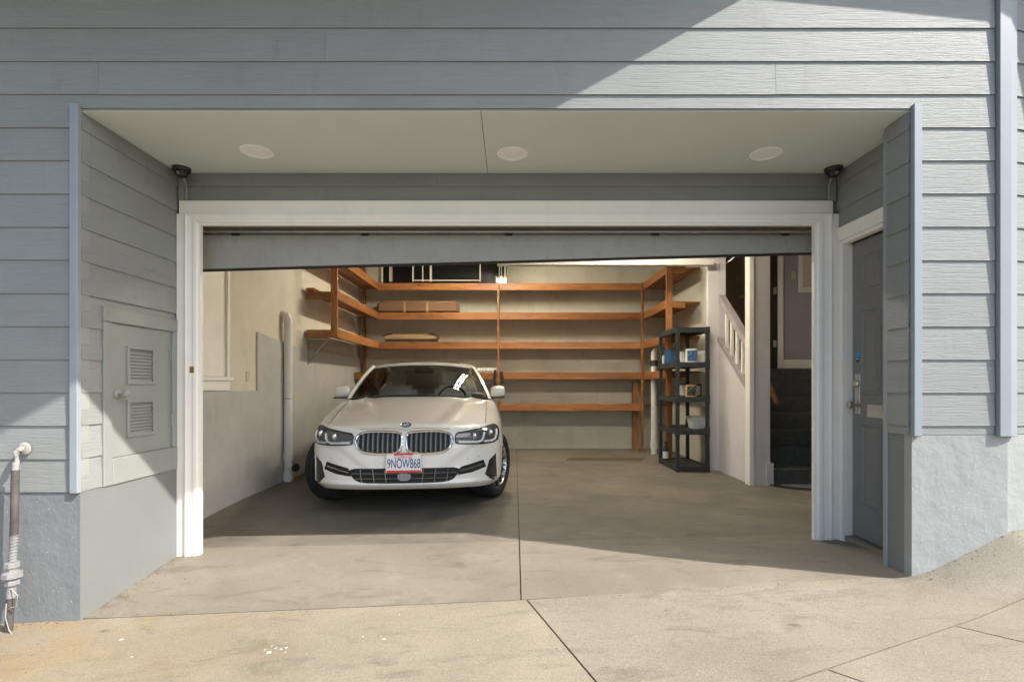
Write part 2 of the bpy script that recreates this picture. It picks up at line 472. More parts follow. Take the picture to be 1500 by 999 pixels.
def lerp(a, b, t): return a + (b - a) * t
def interp(pts, x):
    if x <= pts[0][0]: return pts[0][1]
    for (x0, y0), (x1, y1) in zip(pts, pts[1:]):
        if x <= x1: return lerp(y0, y1, (x - x0) / (x1 - x0))
    return pts[-1][1]
def smooth_interp(pts, x):
    """monotone-ish Catmull-Rom through pts"""
    n = len(pts)
    if x <= pts[0][0]: return pts[0][1]
    if x >= pts[-1][0]: return pts[-1][1]
    for i in range(n - 1):
        if x <= pts[i + 1][0]:
            x0, y0 = pts[i]; x1, y1 = pts[i + 1]
            h = x1 - x0
            m0 = (pts[i + 1][1] - pts[i - 1][1]) / (pts[i + 1][0] - pts[i - 1][0]) if i > 0 else (y1 - y0) / h
            m1 = (pts[i + 2][1] - pts[i][1]) / (pts[i + 2][0] - pts[i][0]) if i + 2 < n else (y1 - y0) / h
            t = (x - x0) / h
            return (2*t**3-3*t*t+1)*y0 + (t**3-2*t*t+t)*h*m0 + (-2*t**3+3*t*t)*y1 + (t**3-t*t)*h*m1

# ------------------------------------------------------------------ main measures
XL, XR = -2.467, 2.283            # recess sides at the facade
ZS = 2.752                        # soffit
YD = 0.87                         # garage door wall
OL, OR_, OT = -2.425, 2.345, 2.43  # rough garage opening
CL, CR, CT = (293 - 750) * 3.765 / 750, (1193 - 750) * 3.765 / 750, 1.19 + (563 - 330) * 3.765 / 750   # inside edge of the casing
XW = 2.398                        # entry door wall
GL, GB, GR, GC = -2.82, 6.56, 2.86, 3.47   # garage left wall, back wall, right wall, ceiling
BEND = R(14)
XB = 2.83                         # where the front turns
ROW, Z0 = 0.1887, 0.577           # siding exposure, left foundation top
ZFR = 0.905                       # right foundation top

# ------------------------------------------------------------------ ground
PY = [(-12.0, [(-14, -1.0), (0, -0.38), (14, 0.5)]),
      (-4.0, [(-14, -0.85), (-2.6, -0.27), (0, -0.15), (2, -0.03), (4, 0.12), (14, 0.7)]),
      (-0.9, [(-14, -0.72), (-2.6, -0.19), (0, -0.07), (1.12, 0.0), (2.0, 0.055), (3, 0.13), (6, 0.38), (14, 0.9)]),
      (-0.3, [(-14, -.71), (-2.6, -.172), (0, -.055), (1.4, .022), (2.2, .066), (2.6, .115), (3.0, .20), (3.6, .33), (14, .95)]),
      (0.0, [(-14, -0.70), (-2.6, -0.162), (0, -0.048), (1.6, 0.038), (2.2, 0.068), (2.4, 0.13), (2.85, 0.35), (3.4, 0.42), (14, 1.0)]),
      (0.87, [(-2.9, -0.09), (-2.3, -0.06), (0, -0.01), (2.4, 0.05)]),
      (2.0, [(-2.9, -0.012), (0, 0.0), (2.4, 0.01)]),
      (2.4, [(-3, 0.0), (6, 0.0)])]
def zg(x, y):
    if y <= PY[0][0]: return interp(PY[0][1], x)
    for (y0, a), (y1, b) in zip(PY, PY[1:]):
        if y <= y1: return lerp(interp(a, x), interp(b, x), (y - y0) / (y1 - y0))
    return 0.0

def slab(name, quad, nu, nv, mat, dz=0.0, thick=0.12):
    a, b, c, d = [Vector(q) for q in quad]
    m = MB()
    def fn(u, v):
        p = a.lerp(b, u).lerp(d.lerp(c, u), v)
        return (p.x, p.y, zg(p.x, p.y) + dz)
    m.grid(fn, nu, nv)
    ring = [(i, 0) for i in range(nu)] + [(nu, j) for j in range(nv)] + [(nu - i, nv) for i in range(nu)] + [(0, nv - j) for j in range(nv)]
    k = len(m.v)
    idx = [j * (nu + 1) + i for i, j in ring]
    m.raw([m.v[i] - Vector((0, 0, thick)) for i in idx], [])
    n = len(idx)
    for i in range(n):
        m.f.append((idx[i], k + i, k + (i + 1) % n, idx[(i + 1) % n])); m.m.append(0)
    o = m.build(name, mat, smooth=True, recalc=False, angle=50)
    return tag(o, kind='structure')

J = 0.004
XJ = 0.052
# bedding under the slabs, visible only as the dark line in the joints
m = MB(); m.grid(lambda u, v: (lerp(-13, 13, u), lerp(-4.2, 7.2, v), zg(lerp(-13, 13, u), lerp(-4.2, 7.2, v)) - 0.014), 260, 114)
tag(m.build('joint_bed', 'joint_dirt', smooth=True, recalc=False), kind='structure')
YA = 0.99
for a_, b_, c_, d_, lab in ((-3.0, XJ - J, XJ + .004 - J, -3.0, 'sunlit concrete apron slab on the louvred door side'), (XJ + J, 2.5, 2.5, XJ + .004 + J, 'half shaded concrete apron slab on the entry door side')):
    tag(slab('apron', [(a_, 0.012), (b_, 0.012), (c_, YA - .002), (d_, YA - .002)], 40, 14, 'apron_concrete'), lab)
fl = slab('garage_floor', [(-3.0, YA + .001), (XJ + .004 - J, YA + .001), (XJ + 0.03 - J, 6.7), (-3.0, 6.7)], 40, 70, 'shaded_garage_concrete')
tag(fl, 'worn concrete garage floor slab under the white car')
fr = slab('garage_floor', [(XJ + .004 + J, YA + .001), (2.9, YA + .001), (5.2, 6.7), (XJ + 0.03 + J, 6.7)], 40, 70, 'shaded_garage_concrete')
tag(fr, 'stained concrete garage floor slab in front of the staircase')
m = MB(); pa = [(X(828, 8.1), Y(8.0)), (X(935, 8.1), Y(7.95)), (X(945, 8.3), Y(8.28)), (X(835, 8.3), Y(8.33))]
m.raw([(x, y, .003) for x, y in pa] + [(x, y, .0002) for x, y in pa], [(0, 1, 2, 3), (0, 4, 5, 1), (1, 5, 6, 2), (2, 6, 7, 3), (3, 7, 4, 0)]); m.build('rusty_plate', 'rust_patch', fr)
JD = Vector((0.33, -1.0)) * 1.0          # direction of the diagonal joint
P0 = Vector((0.085, 0.004))
def jd(t, o=0.0): return (P0.x + 0.33 * t + o, P0.y - t)
slab('driveway', [jd(4.0, -0.005), jd(0, -0.005), (-9.0, 0.004), (-9.0, -4.0)][::-1], 60, 40, 'drive_concrete').__setitem__('label', 'sunlit ochre stained driveway slab below the gas pipe')
# flare between the wall, the diagonal joint and the pavement edge
def el(x, off=0.0): return (x, -0.88 + 0.363 * (x - 1.12) + off)
slab('driveway', [jd(1.115, 0.005), el(3.3, 0.004), (3.3, 0.09), jd(0, 0.005)], 70, 40, 'walk_concrete').__setitem__('label', 'rough concrete driveway flare rising to the right hand wall')
xs = [0.46, 1.30, 2.07, 2.86, 3.9]
DD = Vector((0.66, -0.75)) * 1.6
for i in range(4):
    a, b = Vector(el(xs[i] + 0.004, -0.006)), Vector(el(xs[i + 1] - 0.004, -0.006))
    c, d = b + DD, a + DD
    if i == 0: d = Vector(jd(2.3, 0.006))
    slab('pavement', [d, c, b, a], 16, 24, 'pavement_concrete', 0.004).__setitem__('label', 'worn sidewalk slab beside the driveway flare')
m = MB(); m.grid(lambda u, v: (lerp(-40, 40, u), lerp(-16, -4.0, v), zg(lerp(-14, 14, u), lerp(-12, -4, v)) - 0.13), 40, 10)
tag(m.build('street', 'asphalt', smooth=True, recalc=False), kind='structure')
m = MB(); m.grid(lambda u, v: (lerp(-900, 900, u), lerp(-900, 900, v), -1.6), 4, 4)
tag(m.build('ground', 'asphalt', recalc=False), kind='structure')

# paint spots on the driveway
def spot(cx, cy, r):
    n = 9
    pts = [(cx + r * random.uniform(0.6, 1.2) * math.cos(2 * PI * k / n), cy + r * 0.8 * random.uniform(0.6, 1.2) * math.sin(2 * PI * k / n)) for k in range(n)]
    return [(x, y, zg(x, y) + 0.0018) for x, y in pts]
drive = bpy.data.objects['driveway']
for px, py, r in [(394, 964, .016), (404, 958, .009), (412, 960, .008), (420, 958, .009), (398, 955, .006), (418, 965, .005), (388, 960, .006), (419, 951, .004), (449, 969, .004),
                  (563, 952, .010), (532, 947, .006), (558, 948, .005), (576, 902, .006), (585, 917, .005), (597, 897, .004), (178, 935, .012), (193, 961, .007), (365, 904, .005), (592, 874, .006), (700, 960, .004)]:
    d = F * 1.33 / (py - HY)
    m = MB(); V = spot(X(px, d), Y(d), r)
    if Y(d) > 0.0: continue
    m.raw(V, [tuple(range(len(V)))]); m.build('paint_splash', 'paint_splash', drive, recalc=False)

m = MB()
for k in range(260):
    q = random.random()
    if q < .25: x, y = random.uniform(-3.3, XL), -random.expovariate(30) - .008
    elif q < .45: x, y = XL + random.expovariate(30) + .004, random.uniform(0, .8)
    elif q < .62: x, y = random.uniform(XR, 2.9), -random.expovariate(28) - .008
    elif q < .80: x, y = random.uniform(-2.4, 2.3), .01 + random.gauss(0, .02)
    else: x, y = random.uniform(-3, 2.6), random.uniform(-.7, .9)
    if x > 2.25 and y > 0: continue
    r = random.uniform(.0012, .0045) * (1.6 if random.random() < .1 else 1); a = random.random() * PI
    z = zg(x, y) + .0012
    P_ = [(x + r * random.uniform(.6, 1.8) * math.cos(a + 2 * PI * i / 5), y + r * random.uniform(.5, 1.1) * math.sin(a + 2 * PI * i / 5), z + random.uniform(0, .0015)) for i in range(5)]
    m.raw(P_ + [(x, y, z + .0035)], [(i, (i + 1) % 5, 5) for i in range(5)])
tag(m.build('debris', 'rust_patch', recalc=False), 'crumbs of dirt and dry leaf along the wall foot', 'debris', kind='stuff')

# ------------------------------------------------------------------ the house
house = root('house', (0, 0.4, 0), 'grey lap sided house front with a recessed open garage and an entry door', 'house')

def clad(parent, p0, dirv, L, rows, mat='siding', joints=(), zmax=99, zmin=-9, ztop_at=None):
    """lap siding rows along dirv (unit 2-D) from p0, boards facing the right hand normal (dirv rotated by -90 deg)"""
    ang = math.atan2(dirv[1], dirv[0])
    for k in rows:
        zb = Z0 + k * ROW
        za, zt = max(zb, zmin), min(zb + ROW + 0.012, zmax)
        if zt - za < 0.015: continue
        cuts = [0.0] + sorted(c for kk, c in joints if kk == k and 0.02 < c < L - 0.02) + [L]
        for a, b in zip(cuts, cuts[1:]):
            a += 0.0008; b -= 0.0008
            m = MB()
            f0 = (za - zb) / (ROW + 0.012); f1 = (zt - zb) / (ROW + 0.012)
            t0, t1 = lerp(0.0145, 0.0055, f0), lerp(0.0145, 0.0055, f1)
            wob = random.uniform(-0.0012, 0.0012)
            m.prism([(0, za - 0 + wob), (-t0, za + wob), (-t0 + 0.0008, za + 0.003 + wob), (-t1, zt), (0, zt)], 'x', a, b)
            o = m.build('siding_board', mat, None)
            o.parent = parent
            o.matrix_parent_inverse = Matrix()
            org = ORG[parent.name]
            o.location = (p0[0] - org.x, p0[1] - org.y, -org.z)
            o.rotation_euler = (0, 0, ang)

# front wall behind the boards
m = MB()
m.box(-8, XL - 0.002, 0.0, 0.06, -0.9, 4.1)
m.box(XL - 0.002, XR + 0.002, 0.0, 0.06, ZS + 0.004, 4.1)
m.box(XR + 0.002, XB, 0.0, 0.06, -0.9, 4.1)
fw = m.build('facade_wall', 'wall_backing', house)
TW = 0.044     # corner trim width
clad(fw, (-6.0, 0), (1, 0), 6.0 + XL - 0.042, range(0, 12))
# the rows that run over the opening
clad(fw, (-6.0, 0), (1, 0), 6.0 + XB - 0.075, range(11, 18), joints=[(15, 3.3), (15, 6.0 + X(724, DF)), (13, 6.0 + X(477, DF)), (12, 6.0 + X(146, DF)), (12, 6.0 + X(1135, DF)), (14, 2.6)], zmin=ZS + 0.012 - 0.0)
clad(fw, (-6.0, 0), (1, 0), 6.0 + XL - 0.042, range(11, 12))
clad(fw, (XR + 0.048, 0), (1, 0), XB - 0.075 - XR - 0.048, range(1, 12), zmin=ZFR)
clad(fw, (XR + 0.048, 0), (1, 0), XB - 0.075 - XR - 0.048, range(11, 12), zmin=ZFR)
# bent front wall on the right
bd = (math.cos(BEND), math.sin(BEND))
m = MB()
nx, ny = -bd[1], bd[0]
m.prism([(XB, 0), (XB + 6 * bd[0], 6 * bd[1]), (XB + 6 * bd[0] + .06 * nx, 6 * bd[1] + .06 * ny), (XB + .06 * nx, 0.0601)], 'z', -0.5, 4.1)
bw = m.build('facade_wall', 'wall_backing', house)
clad(bw, (XB + 0.012 * bd[0], 0.012 * bd[1]), bd, 3.0, range(1, 18), zmin=ZFR)
# corner trims
def trim(name, x0, x1, y0, y1, z0, z1, mat='trim_grey', parent=house, bevel=0.003):
    m = MB(); m.box(x0, x1, y0, y1, z0, z1)
    return m.build(name, mat, parent, bevel=bevel)
trim('corner_trim', XL - 0.042, XL + 0.004, -0.03, 0.0, Z0 - 0.005, ZS + 0.03)
trim('corner_trim', XR - 0.004, XR + 0.042, -0.03, 0.0, ZFR - 0.01, ZS + 0.03)
m = MB()
m.prism([(XB - 0.068, -0.001), (XB - 0.068, -0.034), (XB - 0.006, -0.034), (XB + 0.036 * bd[0] + .030 * bd[1], 0.036 * bd[1] - .030 * bd[0]), (XB + 0.036 * bd[0], 0.036 * bd[1])], 'z', ZFR - 0.01, 4.05)
m.build('corner_trim', 'trim_grey', house, bevel=0.002)
# foundations
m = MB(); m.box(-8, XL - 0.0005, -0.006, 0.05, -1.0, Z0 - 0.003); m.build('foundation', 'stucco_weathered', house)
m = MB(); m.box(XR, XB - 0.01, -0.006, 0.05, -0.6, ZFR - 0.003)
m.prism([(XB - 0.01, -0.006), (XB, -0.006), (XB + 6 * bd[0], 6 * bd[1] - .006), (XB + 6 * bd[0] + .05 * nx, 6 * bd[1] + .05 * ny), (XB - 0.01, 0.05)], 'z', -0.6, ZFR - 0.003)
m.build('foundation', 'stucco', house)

# upper storey with the bay that throws the diagonal shadow
m = MB()
m.prism([(-8, 7.2), (-8, -1.6), (-0.6, -1.6), (1.80, -0.232), (2.75, -0.272), (3.3, -0.298), (3.66, -0.36), (5.0, -0.85), (9, -1.15), (9, 7.2)], 'z', 3.9, 6.6)
m.build('upper_storey', 'soffit_paint', house)

# ---- recess, left side
m = MB(); m.box(XL - 0.06, XL - 0.012, 0.062, YD, -0.6, ZS + 0.1)
rl = m.build('recess_wall', 'wall_backing', house)
m = MB(); m.box(XL - 0.045, XL + .0005, -0.0052, YD, -0.6, Z0 - 0.0035)
m.build('foundation', 'smooth_foundation', house)
AY0, AY1, AZ0, AZ1 = Y(3.084), YD - 0.012, Z0 - 0.006, 1.662     # access door surround
# boards run along +Y; the wall faces +X
clad(rl, (XL - 0.012, 0.006), (0, 1), YD - 0.010, range(6, 13), zmin=AZ1, zmax=ZS - 0.003)
clad(rl, (XL - 0.012, 0.006), (0, 1), AY0 - 0.008, range(0, 6), zmin=Z0, zmax=AZ1)
XS = XL + 0.012
m = MB()
m.box(XL - 0.012, XS, AY0, AY1, 1.572, AZ1)
m.box(XL - 0.012, XS - 0.003, AY0 + 0.001, Y(3.150), AZ0, 1.571)
m.box(XL - 0.012, XS - 0.003, Y(3.715), AY1 - 0.001, 0.735, 1.571)
m.box(XL - 0.012, XS - 0.001, Y(3.151), AY1, AZ0, 0.733)
acc = m.build('access_door', 'access_paint', house, bevel=0.003)
acc['label'] = 'grey louvred utility door in the side wall'
DX = XL - 0.006
lou = [(1.205, 1.425), (0.862, 1.076)]
ly0, ly1 = Y(3.30), Y(3.525)
m = MB()
dy0, dy1 = Y(3.155), Y(3.710)
m.box(DX - .02, DX, dy0, ly0, 0.737, 1.568); m.box(DX - .02, DX, ly1, dy1, 0.737, 1.568)
m.box(DX - .02, DX, ly0, ly1, 0.737, lou[1][0]); m.box(DX - .02, DX, ly0, ly1, lou[1][1], lou[0][0]); m.box(DX - .02, DX, ly0, ly1, lou[0][1], 1.568)
m.build('door_panel', 'access_paint', acc)
for z0, z1 in lou:
    m = MB()
    e = 0.016
    for a, b, c, d in ((ly0 - e, ly1 + e, z1 - .006, z1 + e), (ly0 - e, ly1 + e, z0 - e, z0 + .006), (ly0 - e, ly0 + .006, z0 + .0061, z1 - .0061), (ly1 - .006, ly1 + e, z0 + .0061, z1 - .0061)):
        m.box(DX + .0003, DX + 0.010, a, b, c, d)
    m.build('louvre_frame', 'access_paint', acc, bevel=0.002)
    n = 9
    for k in range(n):
        zc = lerp(z0 + .012, z1 - .012, (k + .5) / n)
        beam('louvre_slat', (DX - 0.006, ly0, zc), (DX - 0.006, ly1, zc), 0.024, 0.0035, 'access_paint', acc, 0.0, roll=R(-42))
    m = MB(); m.box(DX - .022, DX - .0202, ly0, ly1, z0, z1); m.build('louvre_back', 'dark_metal', acc)
MX = Matrix.Translation((DX, Y(3.205), Z(577, 3.207))) @ Matrix.Rotation(R(90), 4, 'Y')
m = MB(); m.lathe([(0.0, 0), (0.031, 0), (0.031, 0.006), (0.020, 0.012), (0.012, 0.016), (0.011, 0.035), (0.022, 0.042), (0.026, 0.055), (0.022, 0.066), (0.012, 0.07), (0, 0.07)], 20, MX)
m.build('door_knob', 'access_paint', acc, smooth=True)
for z in (1.40, 0.93):
    m = MB(); m.tube([(DX + .010, Y(3.713), z - .045), (DX + .010, Y(3.713), z + .045)], 0.008, 10); m.box(DX + .001, DX + .005, Y(3.69), Y(3.74), z - .04, z + .04)
    m.build('hinge', 'access_paint', acc)

# ---- soffit
m = MB(); m.box(XL - 0.05, X(709, 3.3), 0.004, YD + .05, ZS, ZS + 0.03); m.box(X(709, 3.3) + 0.003, XW + 0.05, 0.004, YD + .05, ZS, ZS + 0.03)
m.build('soffit', 'soffit_paint', house, bevel=0.0015)

# ---- garage door wall
m = MB()
m.box(-3.1, OL - 0.02, YD, YD + 0.12, -0.5, GC + .3)
m.box(OR_ + 0.02, 5.1, YD + 0.012, YD + 0.12, -0.5, GC + .3)
m.box(OL - 0.02, OR_ + 0.02, YD, YD + 0.12, OT + 0.02, GC + .3)
dw = m.build('garage_front_wall', 'wall_backing', house)
ZCT = Z(295, 3.78)
clad(dw, (XL + 0.02, YD), (1, 0), XW - XL - 0.04, range(10, 12), zmin=ZCT, zmax=ZS - 0.002, joints=[(11, X(638, 3.8) - XL)])
for sx in (XL + 0.030, XW - 0.03):
    trim('corner_trim', sx - .022, sx + .022, YD - 0.028, YD - 0.001, ZCT, ZS - .001, 'access_paint', bevel=.002)
# casing: flat outer band, moulded inner band, jamb
def casing(outer, inner, prof):
    """prof: list of (t, depth) from outer edge (0) to inner edge (1); builds the head and two legs with mitres"""
    (ol, orr, ot), (il, ir, it) = outer, inner
    out = []
    def leg(side):
        m = MB(); zb = (-0.3)
        V = []
        for t, dep in prof:
            x = lerp(ol, il, t) if side < 0 else lerp(orr, ir, t)
            z = lerp(ot, it, t)
            V += [(x, YD - dep, zb), (x, YD - dep, z)]
        n = len(prof)
        m.raw(V, [(2 * i, 2 * i + 2, 2 * i + 3, 2 * i + 1) for i in range(n - 1)])
        return m
    m = MB(); V = []
    for t, dep in prof:
        z = lerp(ot, it, t)
        V += [(lerp(ol, il, t), YD - dep, z), (lerp(orr, ir, t), YD - dep, z)]
    m.raw(V, [(2 * i, 2 * i + 2, 2 * i + 3, 2 * i + 1) for i in range(len(prof) - 1)])
    return leg(-1), leg(1), m
CD = 0.03
frame = MB()
frame.box(OL - 0.02, OL - .0005, YD - 0.002, YD + 0.12, -0.3, OT); frame.box(OR_ + .0005, OR_ + 0.02, YD - 0.002, YD + 0.12, -0.3, OT); frame.box(OL - 0.02, OR_ + 0.02, YD - .002, YD + .12, OT + .0005, OT + .02)
gf = frame.build('garage_door_frame', 'white_trim', house)
il, ir, it = CL, CR, CT
L_, R_, H_ = casing((X(271, 3.76), X(1219, 3.76), Z(313, 3.76)), (il, ir, it),
    [(0, 0.0), (0, 0.052), (.12, 0.056), (.2, 0.050), (.45, 0.044), (.62, 0.048), (.78, 0.046), (.86, 0.036), (1, 0.033), (1, -0.0)])
for mm in (L_, R_, H_): mm.build('casing', 'white_trim', gf, recalc=True)
m = MB(); m.box(X(264, 3.78), X(1218.5, 3.78), YD - 0.036, YD - .001, Z(313, 3.76) + .0005, ZCT); m.build('head_board', 'white_trim', gf, bevel=.003)
m = MB(); m.box(XL + .001, X(271, 3.76) - .0005, YD - 0.040, YD - .001, -0.3, Z(313, 3.76)); m.build('side_board', 'white_trim', gf, bevel=.003)
m = MB(); m.box(X(1219, 3.76) + .0005, XW + .004, YD - 0.040, YD + .011, -0.3, Z(313, 3.76)); m.build('side_board', 'white_trim', gf, bevel=.003)

# ---- garage door, raised: bottom section hanging a little askew under the head, rest running in overhead
d1 = 3.95
yb = Y(d1)
xa, xb = OL - 0.03, OR_ + 0.03
def dsec(x, t):   # bottom and top height of the hanging section at x
    u = (x - X(296, d1)) / (X(1193, d1) - X(296, d1))
    return lerp(lerp(Z(395, d1), Z(370, d1), u), Z(345, d1), t)
m = MB()
nxs = 24
fr_ = lambda u, v: (lerp(xa, xb, u), yb - 0.02 * (1 - v), dsec(lerp(xa, xb, u), v) + 0.0015 * math.sin(u * 9))
m.grid(fr_, nxs, 2)
bk_ = lambda u, v: (lerp(xa, xb, u), yb + 0.035 - 0.02 * (1 - v), dsec(lerp(xa, xb, u), v))
m.grid(bk_, nxs, 2)
k = (nxs + 1) * 3
for i in range(nxs):
    m.f.append((i, i + 1, k + i + 1, k + i)); m.m.append(0)
    m.f.append((2 * (nxs + 1) + i, 2 * (nxs + 1) + i + 1, k + 2 * (nxs + 1) + i + 1, k + 2 * (nxs + 1) + i)); m.m.append(0)
gd = m.build('garage_door', 'garage_door_paint', house)
gd['label'] = 'grey garage door raised overhead, its lower edge hanging askew'
m = MB(); m.raw([(xa, yb + .0, dsec(xa, 0) - .012), (xb, yb, dsec(xb, 0) - .012), (xb, yb, dsec(xb, 0) + .002), (xa, yb, dsec(xa, 0) + .002), (xa, yb + .03, dsec(xa, 0) - .012), (xb, yb + .03, dsec(xb, 0) - .012)],
    [(0, 1, 2, 3), (0, 4, 5, 1)]); m.build('weather_strip', 'rubber', gd)
zt = Z(345, d1)
m = MB()
pts = [(yb + .02, zt + .004), (yb + .04, zt + .30), (yb + .07, zt + .62), (yb + .22, zt + .85), (yb + .50, zt + .92), (yb + 1.5, zt + .93)]
for (a, b), (c, d) in zip(pts, pts[1:]):
    m.raw([(xa, a, b), (xb, a, b), (xb, c, d), (xa, c, d), (xa, a, b + .035), (xb, a, b + .035), (xb, c, d + .035), (xa, c, d + .035)], [(0, 1, 2, 3), (4, 7, 6, 5), (0, 4, 5, 1), (3, 2, 6, 7), (0, 3, 7, 4), (1, 5, 6, 2)])
m.build('door_section', 'garage_door_paint', gd)
m = MB(); m.tube([(xa, yb - 0.005, zt + .028), (xb, yb - .005, zt + .028)], 0.012, 10); m.build('seal_roll', 'steel', gd, smooth=True)
for px in (345, 535, 745, 960, 1150):
    x = X(px, d1); m = MB(); m.box(x - .03, x + .03, yb - .004, yb + .01, zt - .004, zt + .012); m.build('hinge', 'dark_metal', gd)
for px in (345, 530, 745, 960, 1150):
    for dz in (-.035, -.06):
        x = X(px, d1) ; m = MB(); m.lathe([(0, 0), (.005, 0), (.004, .003), (0, .004)], 8, Matrix.Translation((x, yb - .0165, zt + dz)) @ Matrix.Rotation(R(90), 4, 'X')); m.build('bolt', 'steel', gd)
# curved end of the right track
m = MB()
m.prism([(X(1052, 5.6), Z(392, 5.6)), (X(1090, 4.6), Z(371, 4.6)), (X(1090, 4.6) + .012, Z(371, 4.6) + .01), (X(1052, 5.6) + .012, Z(392, 5.6) + .05)], 'y', Y(4.9), Y(5.0))
m.build('track_bracket', 'dark_metal', gd)
for s, x in ((-1, OL - .06), (1, OR_ + .06)):
    m = MB(); m.box(x - .02, x + .02, YD + .14, YD + .17, 0.02, zt); m.build('track', 'steel', gd)

# ---- recess, right side: outer pier, then the entry door wall set back
m = MB(); m.box(XR, XR + .05, 0.061, Y(3.12), ZFR, ZS + .1)
m.box(XR, XW + .06, Y(3.12) + .0005, Y(3.12) + .02, ZFR, ZS + .1)
rp = m.build('recess_pier', 'wall_backing', house)
m = MB(); m.box(XR, XR + .05, 0.051, Y(3.12) - .012, -0.4, ZFR - .001); m.build('foundation', 'smooth_foundation', house)
# boards on the pier face -X: they run from the back to the front
clad(rp, (XR, Y(3.12) - 0.012), (0, -1), Y(3.12) - 0.018, range(1, 13), zmin=ZFR - .004, zmax=ZS - .003)
trim('corner_trim', XR - 0.006, XR + .03, Y(3.12) - .012, Y(3.12) + .024, zg(2.25, .2) - .02, ZS - .03, 'trim_grey', bevel=.002)
m = MB()
dY0, dY1, dZ0, dZ1 = Y(2.99), Y(3.712), 0.104, 2.205
m.box(XW + .012, XW + .06, dY1 + .03, YD + .012, -.3, ZS + .1)
m.box(XW + .012, XW + .06, 0.1, dY1 + .03, dZ1 + .03, ZS + .1)
rw = m.build('recess_wall', 'wall_backing', house)
clad(rw, (XW + .012, YD), (0, -1), YD - Y(3.14), range(9, 13), zmin=Z(338, 3.81), zmax=ZS - .003)
m = MB()
m.box(XW - .012, XW + .05, Y(3.14), YD - .042, 2.235, Z(338, 3.81))
m.build('door_casing', 'white_trim', house, bevel=.003)
m = MB()
m.box(XW - .005, XW + .05, Y(3.14), dY1 + .012, 2.207, 2.234)
m.box(XW - .005, XW + .075, dY1 + .001, YD - .0425, 0.03, 2.234)
m.build('door_jamb', 'white_trim', house, bevel=.003)
m = MB(); m.box(XW - .002, XW + .16, Y(3.10), dY1, -.05, 0.052); m.box(XW + .012, XW + .16, Y(3.10), dY1, 0.0521, 0.098)
m.build('door_sill', 'pavement_concrete', house, bevel=.004)
m = MB(); m.box(XW - .006, XW + .012, Y(3.14), dY1 + .02, 0.036, 0.060); m.build('sill_nosing', 'white_trim', house, bevel=.003)
XDF = XW + .07     # face of the entry door
m = MB(); m.box(XDF, XDF + .04, dY0, dY1, dZ0, dZ1)
ed = m.build('entry_door', 'entry_paint', house, bevel=.002)
ed['label'] = 'dark grey panelled entry door with nickel knob and mail slot'
py1, py0 = Y(3.612), Y(3.43)
for z0, z1 in ((Z(425, 3.615), Z(376, 3.615)), (Z(578, 3.615), Z(457, 3.615)), (Z(738, 3.615), Z(622, 3.615))):
    for a, b in ((py0, py1), (Y(3.08), Y(3.27))):
        m = MB()
        def ring(o0, h0, o1, h1):
            q = [(a + o0, z0 + o0, h0), (b - o0, z0 + o0, h0), (b - o0, z1 - o0, h0), (a + o0, z1 - o0, h0), (a + o1, z0 + o1, h1), (b - o1, z0 + o1, h1), (b - o1, z1 - o1, h1), (a + o1, z1 - o1, h1)]
            m.raw([(XDF - h, y, z) for y, z, h in q], [(i, (i + 1) % 4, 4 + (i + 1) % 4, 4 + i) for i in range(4)])
        ring(0, .0004, .006, .008); ring(.006, .008, .012, .0085); ring(.012, .0085, .024, .0015); ring(.024, .0015, .046, .0035)
        o = .046
        m.raw([(XDF - .0035, a + o, z0 + o), (XDF - .0035, b - o, z0 + o), (XDF - .0035, b - o, z1 - o), (XDF - .0035, a + o, z1 - o)], [(0, 1, 2, 3)])
        m.build('door_panel', 'entry_paint', ed)
ky = Y(3.655)
m = MB(); m.box(XDF - .004, XDF - .0002, ky - .028, ky + .028, Z(606, 3.66), Z(548, 3.66)); m.build('lock_plate', 'brushed_nickel', ed, bevel=.002)
def rot_negx(y, z): return Matrix.Translation((XDF - .004, y, z)) @ Matrix.Rotation(R(-90), 4, 'Y')
m = MB(); m.lathe([(0, 0), (.030, 0), (.029, .006), (.014, .010), (.012, .030), (.025, .036), (.030, .050), (.026, .062), (.012, .067), (0, .067)], 24, rot_negx(ky, Z(593, 3.66))); m.build('door_knob', 'brushed_nickel', ed, smooth=True)
m = MB(); m.lathe([(0, 0), (.028, 0), (.027, .010), (.020, .018), (.010, .020), (0, .020)], 24, rot_negx(ky, Z(562, 3.66))); m.build('deadbolt', 'brushed_nickel', ed, smooth=True)
m = MB(); m.box(XDF - .008, XDF - .0003, Y(3.22), Y(3.55), Z(611, 3.55), Z(592, 3.55)); m.box(XDF - .016, XDF - .0081, Y(3.235), Y(3.535), Z(600, 3.55), Z(593, 3.55)); m.build('mail_slot', 'brushed_nickel', ed, bevel=.002)
zs = Z(524, 3.66)
m = MB(); m.prism([(ky - .02, zs + .006), (ky + .02, zs + .006), (ky + .02, zs + .026), (ky + .012, zs + .038), (ky - .012, zs + .038), (ky - .02, zs + .026)], 'x', XDF - .0015, XDF - .0002); m.build('sticker', 'sticker_blue', ed)
m = MB(); m.prism([(ky - .02, zs + .0055), (ky + .02, zs + .0055), (ky + .018, zs - .022), (ky, zs - .04), (ky - .018, zs - .022)], 'x', XDF - .0015, XDF - .0002); m.build('sticker', 'can_black', ed)
m = MB(); m.box(XDF - .0022, XDF - .0016, ky - .013, ky + .013, zs - .012, zs - .004); m.build('sticker', 'plate_white', ed)

